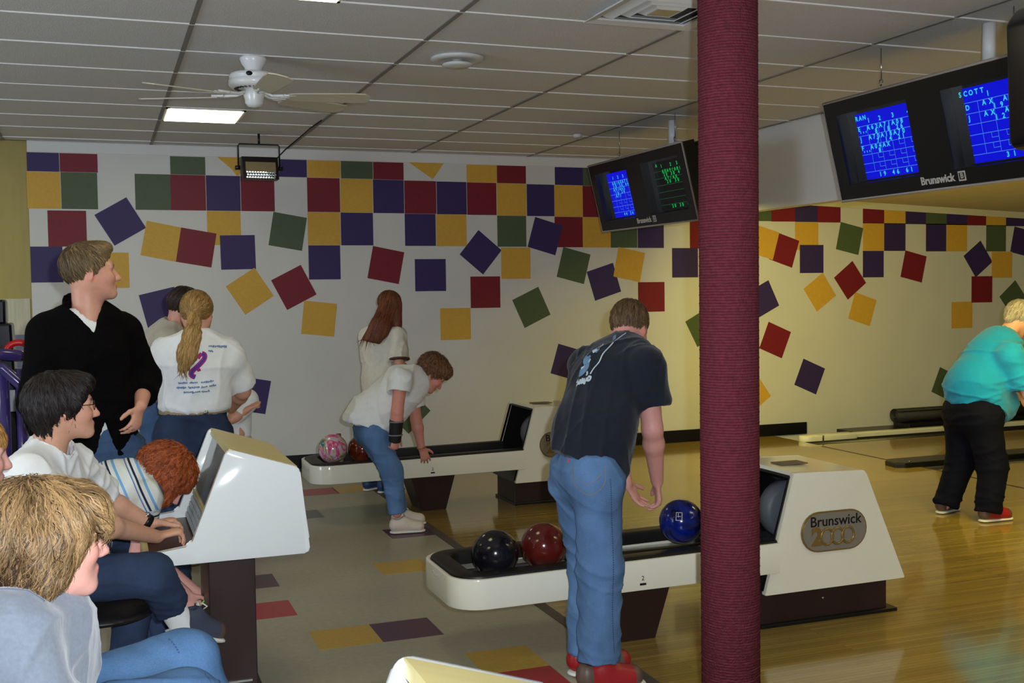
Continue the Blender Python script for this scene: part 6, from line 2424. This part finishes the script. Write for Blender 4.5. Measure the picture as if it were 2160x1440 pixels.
hv.ell(hd.at(0, 0.05, 0.085), (0.07, 0.05, 0.04), hd.ax, 0.03)
vmesh('hair', hv, 0.006, hair_mat('hair_brown_curly', (58, 36, 24), (128, 90, 60)), p10, disp=strands(hd, 0.002, 13, 6, 0.007), flow=hd.flow(14))
locks('hair_strands', HO(), 2600, comb(hd, (0, -0.05, 0.14), 0.2, 0.1), 0.045, 0.0018, (54, 32, 20), (150, 106, 72), HO(), 11, 0.016, 0.8)
v = Vol()
hn = nrm(V3(-0.36, 0, -0.93))
hemp = G(776, 902, 7.5)
torso(v, neck, chest, waist, hemp, V3(0, 1, 0), (0.165, 0.172, 0.178), 0.97, [(hemp, hn)])
v.cone(waist, G(726, 868, 7.5), 0.14, 0.100, 0.05, flat=(nrm(V3(0.6, 0, 0.8)), 0.6), clip=[(hemp, hn), (G(728, 880, 7.5), nrm(V3(-0.9, 0, 0.45)))])
yoke(v, neck, shL, shR, 0.066)
for sh_, el_, fr in ((shR, elR, 0.42), (shL, elL, 0.62)):
    e = sleeve(v, sh_, el_, fr, 0.080, 0.084)
    d_ = nrm(el_ - sh_)
    v.cone(e - d_ * 0.025, e + d_ * 0.06, 0.058, 0.062, 0.004, sub=True)
v.cone(neck, hd.at(0, -0.02, -0.05), 0.062, 0.064, 0.006, sub=True)
s10 = vmesh('t_shirt', v, 0.0082, WHITE_T, p10, disp=fold(0.008, 0.15, 17))
decal('print_ribbon', None, s10, G(866, 858, 7.6), (1, 0, 0), (0, 0, 1), mag, s10, 0.004, poly=[ribbon([(-0.05, -0.035), (0.0, 0.0), (0.035, 0.045)], [0.012, 0.010, 0.004])])
d_ = nrm(wrR - elR)
v = Vol()
v.cone(mid(elR, wrR, 0.30), wrR + d_ * 0.05, 0.048, 0.042, 0.0, clip=[(wrR + d_ * 0.045, d_), (mid(elR, wrR, 0.32), -d_)])
wb_ = vmesh('wrist_brace', v, 0.006, mat('brace_black', (16, 16, 18), 0.6, noise=(40, 0.3)), p10)
for t in (0.42, 0.98):
    c_ = mid(elR, wrR, t)
    tube('brace_strap', [c_ + V3(math.cos(a), math.sin(a), 0) * 0.047 for a in np.linspace(0, 6.28, 16, endpoint=False)], 0.005, mat('strap_grey', (120, 124, 130), 0.6), wb_, 5, True)
d_ = nrm(wrL - elL)
v = Vol()
tube('bracelet', [wrL + (nrm(np.cross(d_, V3(0, 1, 0))) * math.cos(a) + V3(0, 1, 0) * math.sin(a)) * 0.031 for a in np.linspace(0, 6.28, 16, endpoint=False)], 0.004, mat('gold', (190, 150, 70), 0.3, 0.5, 1.0), p10, 6, True)
trousers(p10, BLUEJ, pelv, pelv + nrm(waist - pelv) * 0.07, ((hR, kR, aR), (hL, kL, aL)), r=(0.094, 0.080, 0.064), hiprad=0.125, seed=19, h=0.0085)
for a in (aR, aL):
    shoe(p10, V3(a[0] - 0.05, a[1], 0), V3(a[0] + 0.19, a[1] - 0.02, 0), SH_CRM, SOLE, LACE_W, 0.98)

# ============ man in the dark printed T-shirt
p11 = person('man in a dark printed T-shirt and blue jeans reaching over the near ball return', G(1265, 1420, 4.2) * V3(1, 1, 0))
fw = nrm(V3(0.75, 0.66, 0))
rt_ = nrm(np.cross(fw, Z1))
hd = Head(G(1328, 692, 4.56), (0.66, 0.60, -0.50), (0.2, 0.2, 0.9), s=1.02)
neck, chest, waist, pelv = G(1320, 738, 4.44), G(1290, 800, 4.36), G(1252, 905, 4.25), G(1238, 985, 4.20)
shR, shL = G(1362, 772, 4.22), G(1238, 770, 4.64)
elR, wrR = G(1376, 905, 4.22), G(1386, 1015, 4.34)
elL, wrL = G(1292, 905, 4.78), G(1322, 1020, 4.72)
hR, hL = G(1262, 1015, 4.12), G(1214, 1005, 4.32)
kR, kL = G(1266, 1195, 4.14), G(1243, 1185, 4.36)
aR, aL = G(1262, 1395, 4.12), G(1240, 1375, 4.32)
v = Vol()
hd.add(v, neck)
core(v, neck, chest, pelv, (hR, hL), (kR, kL), (aR, aL))
arm(v, shR, elR, wrR, 1.05)
arm(v, shL, elL, wrL, 1.05)
hand(v, wrR, G(1392, 1078, 4.36) - wrR, (-0.85, 0.35, 0.0), (0.2, 0.9, 0.1), (0.35, 0.55, 0.4), 1.03, 0.05)
hand(v, wrL, G(1350, 1062, 4.72) - wrL, (0.75, -0.55, 0.1), (0.6, 0.3, 0.75), (0.2, 0.25, 0.2), 1.03, 0.12)
vmesh('body', v, 0.0055, SKIN, p11, col=hd.paint((206, 146, 136), (70, 52, 36)))
hv = cap(hd, (0.083, 0.102, 0.096), clip=[hairline(hd, (0.078, 0.055), (-0.062, -0.080))])
vmesh('hair', hv, 0.006, hair_mat('hair_short_brown', (46, 34, 24), (112, 86, 56)), p11, disp=strands(hd, 0.0025, 23, 8, 0.0025), flow=hd.flow())
locks('hair_strands', HO(), 2400, comb(hd, (0, -0.03, 0.13), 0.4, 0.0), 0.04, 0.0015, (40, 28, 20), (128, 98, 64), HO(), 12, 0.006, 0.15)
v = Vol()
hn = nrm(V3(-0.42, 0.05, -0.90))
hemp = G(1240, 980, 4.2)
torso(v, neck, chest, waist, hemp, rt_, (0.185, 0.178, 0.178), 0.74, [(hemp, hn)])
yoke(v, neck, shL, shR, 0.074)
for sh_, el_, fr in ((shR, elR, 0.62), (shL, elL, 0.62)):
    e = sleeve(v, sh_, el_, fr, 0.088, 0.094)
    d_ = nrm(el_ - sh_)
    v.cone(e - d_ * 0.03, e + d_ * 0.06, 0.060, 0.066, 0.004, sub=True)
v.cone(neck, hd.at(0, -0.02, -0.05), 0.066, 0.068, 0.006, sub=True)
s11 = vmesh('t_shirt', v, 0.008, cloth('dark_navy_cotton', (27, 31, 42), 0.9, 0.10), p11, disp=fold(0.007, 0.17, 23, (1.3, 1.3, 0.7)))
# faded print on the back, seen from the left edge of the shirt
bk = -fw
ex_ = nrm(np.cross(Z1, bk))
O11 = G(1235, 760, 4.4)
pr_b = mat('print_pale_blue', (96, 128, 158), 0.85)
pr_w = mat('print_pale_grey', (176, 190, 200), 0.85)
d1 = [(-0.14, 0.0), (0, 0)]


def on_shirt(px, py):
    """plane coordinates of a point of the print"""
    q_ = P(px, py, Y=4.25) - O11
    return (float(q_ @ ex_), float(q_ @ Z1))


def pr(pts, w_):
    return ribbon(bez([on_shirt(*q_) for q_ in pts], 22), w_)


tag(decal('print_arc', None, s11, O11, ex_, Z1, pr_b, s11, 0.004, poly=[pr([(1300, 700), (1275, 708), (1248, 724), (1228, 745)], 0.011)]), kind='stuff')
decal('print_figure', None, s11, O11, ex_, Z1, pr_b, s11, 0.004, poly=[pr([(1212, 752), (1206, 765), (1214, 775), (1200, 790), (1192, 792)], 0.014)])
decal('print_outline', None, s11, O11, ex_, Z1, pr_w, s11, 0.0045, poly=[pr([(1284, 706), (1270, 728), (1258, 748), (1254, 765), (1242, 778), (1236, 790)], 0.0028),
                                                                    pr([(1240, 730), (1232, 740), (1222, 746)], 0.006), pr([(1222, 760), (1214, 772), (1196, 782)], 0.004)])
c0 = on_shirt(1214, 800)
LT = [[(1192, 812), (1196, 806), (1202, 814)], [(1196, 818), (1200, 812)], [(1205, 803), (1206, 812)], [(1211, 800), (1213, 810), (1219, 800)], [(1211, 812), (1214, 806)], [(1217, 808), (1224, 810), (1222, 803)],
      [(1220, 786), (1225, 790), (1221, 794)], [(1226, 798), (1228, 804), (1232, 797)], [(1232, 795), (1240, 796), (1239, 802), (1233, 803), (1232, 795)], [(1206, 806), (1204, 812), (1208, 811)]]
tag(decal('print_lettering', None, s11, O11, ex_, Z1, pr_w, s11, 0.0045, poly=[pr(q_, 0.0042) for q_ in LT]), kind='stuff')
jn = trousers(p11, BLUEJ, pelv, hemp + V3(0, 0, 0.04), ((hR, kR, aR), (hL, kL, aL)), r=(0.108, 0.097, 0.090), hiprad=0.155, seed=25, h=0.008, amp=0.007)
pk = mat('denim_stitch', (120, 116, 110), 0.9)
O_ = G(1245, 1035, 3.9)
exx = V3(0.93, -0.36, 0)
decal('pocket_stitch', None, jn, O_, exx, Z1, pk, jn, 0.002, poly=[ribbon(bez([(-0.06, 0.07), (-0.055, 0.0), (0.005, -0.045), (0.065, 0.0), (0.07, 0.07)], 26), 0.0018),
                                                               ribbon(bez([(-0.05, 0.02), (0.0, 0.0), (0.06, 0.045)], 14), 0.0014)])
decal('pocket_tab', None, jn, O_, exx, Z1, mat('tab_red', (190, 70, 80), 0.8), jn, 0.003, poly=[ribbon([(-0.075, 0.075), (-0.075, 0.090)], 0.004)])
pts3 = bez([(float((G(a_, b_, 4.0) - O_) @ exx), float((G(a_, b_, 4.0) - O_)[2])) for a_, b_ in ((1288, 1010), (1292, 1100), (1296, 1200), (1294, 1300), (1298, 1385))], 80)
tag(decal('side_seam', None, jn, O_, exx, Z1, mat('stitch_navy', (36, 54, 90), 0.9), jn, 0.002,
          poly=[ribbon([pts3[k_], pts3[k_] * 0.4 + pts3[k_ + 1] * 0.6], 0.0018) for k_ in range(80)]), kind='stuff')
for a, tc_, up_ in ((aR, SH_BRN, SH_RED), (aL, SH_RED, SH_BRN)):
    f2 = nrm(V3(0.97, -0.05, 0))
    shoe(p11, a * V3(1, 1, 0) - f2 * 0.09, a * V3(1, 1, 0) + f2 * 0.21, up_, SOLE, LACE_G, 1.12, tc_)

# ============ woman in turquoise on the approach
p12 = person('woman in a turquoise shirt and navy trousers bending forward on the approach', G(2050, 1090, 6.2) * V3(1, 1, 0))
hd = Head(G(2150, 672, 6.2), (0.80, 0.15, -0.55), (0.5, 0, 0.85), s=1.0)
neck, chest, waist, pelv = G(2118, 712, 6.2), G(2092, 756, 6.2), G(2056, 815, 6.2), G(2048, 860, 6.2)
shR, shL = G(2132, 752, 5.98), G(2120, 748, 6.42)
elR, wrR = G(2170, 830, 5.94), G(2200, 880, 6.0)
elL, wrL = G(2160, 830, 6.46), G(2190, 890, 6.4)
hR, hL = G(2072, 878, 6.10), G(2032, 868, 6.30)
kR, kL = G(2094, 985, 6.06), G(2026, 975, 6.34)
aR, aL = G(2084, 1082, 6.03), G(1994, 1066, 6.37)
v = Vol()
hd.add(v, neck)
core(v, neck, chest, pelv, (hR, hL), (kR, kL), (aR, aL))
arm(v, shR, elR, wrR)
arm(v, shL, elL, wrL)
hand(v, wrR, V3(0.4, 0, -1), (0.3, 0.9, 0), (0.9, 0, 0.3), (0.4, 0.5, 0.3), 0.95)
hand(v, wrL, V3(0.4, 0, -1), (0.3, -0.9, 0), (0.9, 0, 0.3), (0.4, 0.5, 0.3), 0.95)
vmesh('body', v, 0.0078, SKIN, p12, col=hd.paint((210, 150, 130), (150, 120, 80)))
hv = cap(hd, (0.094, 0.112, 0.100), clip=[hairline(hd, (0.09, 0.03), (-0.055, -0.11))])
hv.cone(hd.at(0, -0.085, -0.01), hd.at(0, -0.095, -0.06), 0.05, 0.03, 0.03)
vmesh('hair', hv, 0.007, hair_mat('hair_grey_blond', (104, 90, 76), (176, 160, 142)), p12, disp=strands(hd, 0.003, 17, 9, 0.003), flow=hd.flow())
locks('hair_strands', HO(), 2000, comb(hd), 0.06, 0.0018, (110, 94, 80), (206, 192, 174), HO(), 13, 0.007, 0.25)
v = Vol()
hn = nrm(V3(-0.55, 0, -0.84))
hemp = G(2062, 856, 6.2)
torso(v, neck, chest, waist, hemp, V3(0, 1, 0), (0.200, 0.215, 0.225), 0.90, [(hemp, hn)])
v.cone(waist, G(2100, 850, 6.2), 0.18, 0.16, 0.06, clip=[(hemp, hn)])
yoke(v, neck, shL, shR, 0.078)
sleeve(v, shR, elR, 0.80, 0.100, 0.098)
sleeve(v, shL, elL, 0.80, 0.100, 0.098)
v.cone(neck, hd.at(0, -0.02, -0.05), 0.066, 0.068, 0.006, sub=True)
vmesh('polo_shirt', v, 0.0095, cloth('turquoise_cotton', (24, 140, 196), 0.85, 0.05), p12, disp=fold(0.009, 0.15, 33, (0.6, 0.6, 1.5)))
trousers(p12, mat('navy_twill', (9, 10, 26), 0.85, 0.12, bump=(20, 0.3)), pelv, pelv + nrm(waist - pelv) * 0.08, ((hR, kR, aR), (hL, kL, aL)), r=(0.135, 0.105, 0.090), hiprad=0.19, seed=31, h=0.011)
shoe(p12, V3(aR[0] - 0.07, aR[1], 0), V3(aR[0] + 0.21, aR[1] + 0.0, 0), SH_RED, SOLE, LACE_G, 1.05, SH_BRN)
shoe(p12, V3(aL[0] - 0.06, aL[1], 0), V3(aL[0] + 0.19, aL[1] + 0.09, 0), mat('shoe_dark_green', (40, 56, 44), 0.45), SOLE, LACE_G, 1.05, SH_BRN)

# ------------------------------------------------------------------ seats and the things at the left edge
M_seat = mat('seat_black', (22, 20, 22), 0.45, 0.4)


def chair(c, zs, label, back=True):
    t = thing('settee_chair', label, 'chair', (c[0], c[1], 0))
    v_ = Vol()
    x, y = c
    v_.cone((x - 0.12, y, zs - 0.03), (x + 0.22, y, zs - 0.02), 0.21, 0.20, 0.0, flat=(V3(0, 0, 1), 0.16))
    vmesh('seat', v_, 0.012, M_seat, t)
    v_ = Vol()
    v_.cone((x - 0.33, y, zs + 0.10), (x - 0.40, y, zs + 0.34), 0.20, 0.19, 0.0, flat=(nrm(V3(1, 0, 0.25)), 0.13))
    vmesh('backrest', v_, 0.012, M_seat, t)
    tube('back_post', [(x - 0.20, y, zs - 0.05), (x - 0.34, y, zs - 0.02), (x - 0.37, y, zs + 0.15)], 0.022, M_metal, t, 8)
    tube('pedestal', [(x, y, 0.02), (x, y, zs - 0.04)], 0.03, M_black, t, 12)
    lathe('foot_plate', [(0.0, 0.0), (0.19, 0.0), (0.19, 0.012), (0.05, 0.03), (0.0, 0.03)], (x, y, 0), M_black, t, n=24)
    return t


q = G(62, 1215, 4.30)
chair((q[0] + 0.02, 4.30), q[2] - 0.135, 'black moulded chair under the boy in glasses')
q = G(-5, 1580, 2.36)
chair((q[0], 2.36), q[2] - 0.16, 'black moulded chair under the woman in grey')
q = G(-112, 1350, 3.5)
chair((q[0], 3.5), q[2] - 0.14, 'black moulded chair under the person half out of view')

M_pur = mat('purple_enamel', (54, 42, 96), 0.2, 0.5, coat=0.4)
rk = thing('tube_rail', 'purple enamelled steel tube rail behind the man in black', 'rail', tuple(G(20, 1150, 5.6) * V3(1, 1, 0)))
tube('top_tube', [G(-160, 742, 5.6), G(-20, 745, 5.6), G(38, 750, 5.6), G(60, 752, 5.7)], 0.028, M_pur, rk, 12)
tube('brace_tube', [G(-60, 770, 5.5), G(5, 776, 5.5), G(48, 815, 5.5), G(70, 835, 5.5)], 0.026, M_pur, rk, 12)
for px_0, y_ in ((8, 5.55), (44, 5.55)):
    q = G(px_0, 800, y_)
    tube('rail_post', [V3(q[0], q[1], 0.0), V3(q[0], q[1], q[2] + 0.05)], 0.024, M_pur, rk, 12)
for px_0, y_ in ((-150, 5.55),):
    q = G(px_0, 760, y_)
    tube('rail_post', [V3(q[0], q[1], 0.0), V3(q[0], q[1], q[2] + 0.05)], 0.024, M_pur, rk, 12)
q = G(25, 845, 5.58)
box('notice_card', tuple(q), (0.03, 0.004, 0.10), mat('card_grey', (150, 150, 156), 0.6), rk)
q = G(6, 690, 5.9)
cs = thing('upright_case', 'glossy black upright case standing behind the purple tube rail', 'case', (q[0] - 0.05, 5.9, 0))
prism('case_body', [(q[0] - 0.30, 0.0), (q[0] + 0.10, 0.0), (q[0] + 0.045, q[2] + 0.02), (q[0] - 0.28, q[2] + 0.02)], 'y', 5.8, 6.0, mat('gloss_black', (10, 9, 14), 0.15, 0.5), cs, bev=0.012)
box('case_top', (q[0] - 0.12, 5.9, q[2] + 0.075), (0.28, 0.15, 0.12), mat('gloss_black', (10, 9, 14), 0.15, 0.5), cs, bev=0.012)
q = G(40, 742, 5.75)
rs_ = thing('red_ring', 'bright red curved handle beside the purple tube rail', 'handle', tuple(q))
tube('ring_arc', [q + V3(0.055 * math.cos(a), 0, 0.045 * math.sin(a)) for a in np.linspace(-0.3, 3.4, 14)], 0.016, mat('gloss_red', (170, 20, 26), 0.25), rs_, 10)
tube('ring_stem', [q + V3(-0.05, 0, 0), q + V3(-0.13, -0.02, -0.05)], 0.018, mat('stem_tan', (140, 124, 104), 0.4), rs_, 10)
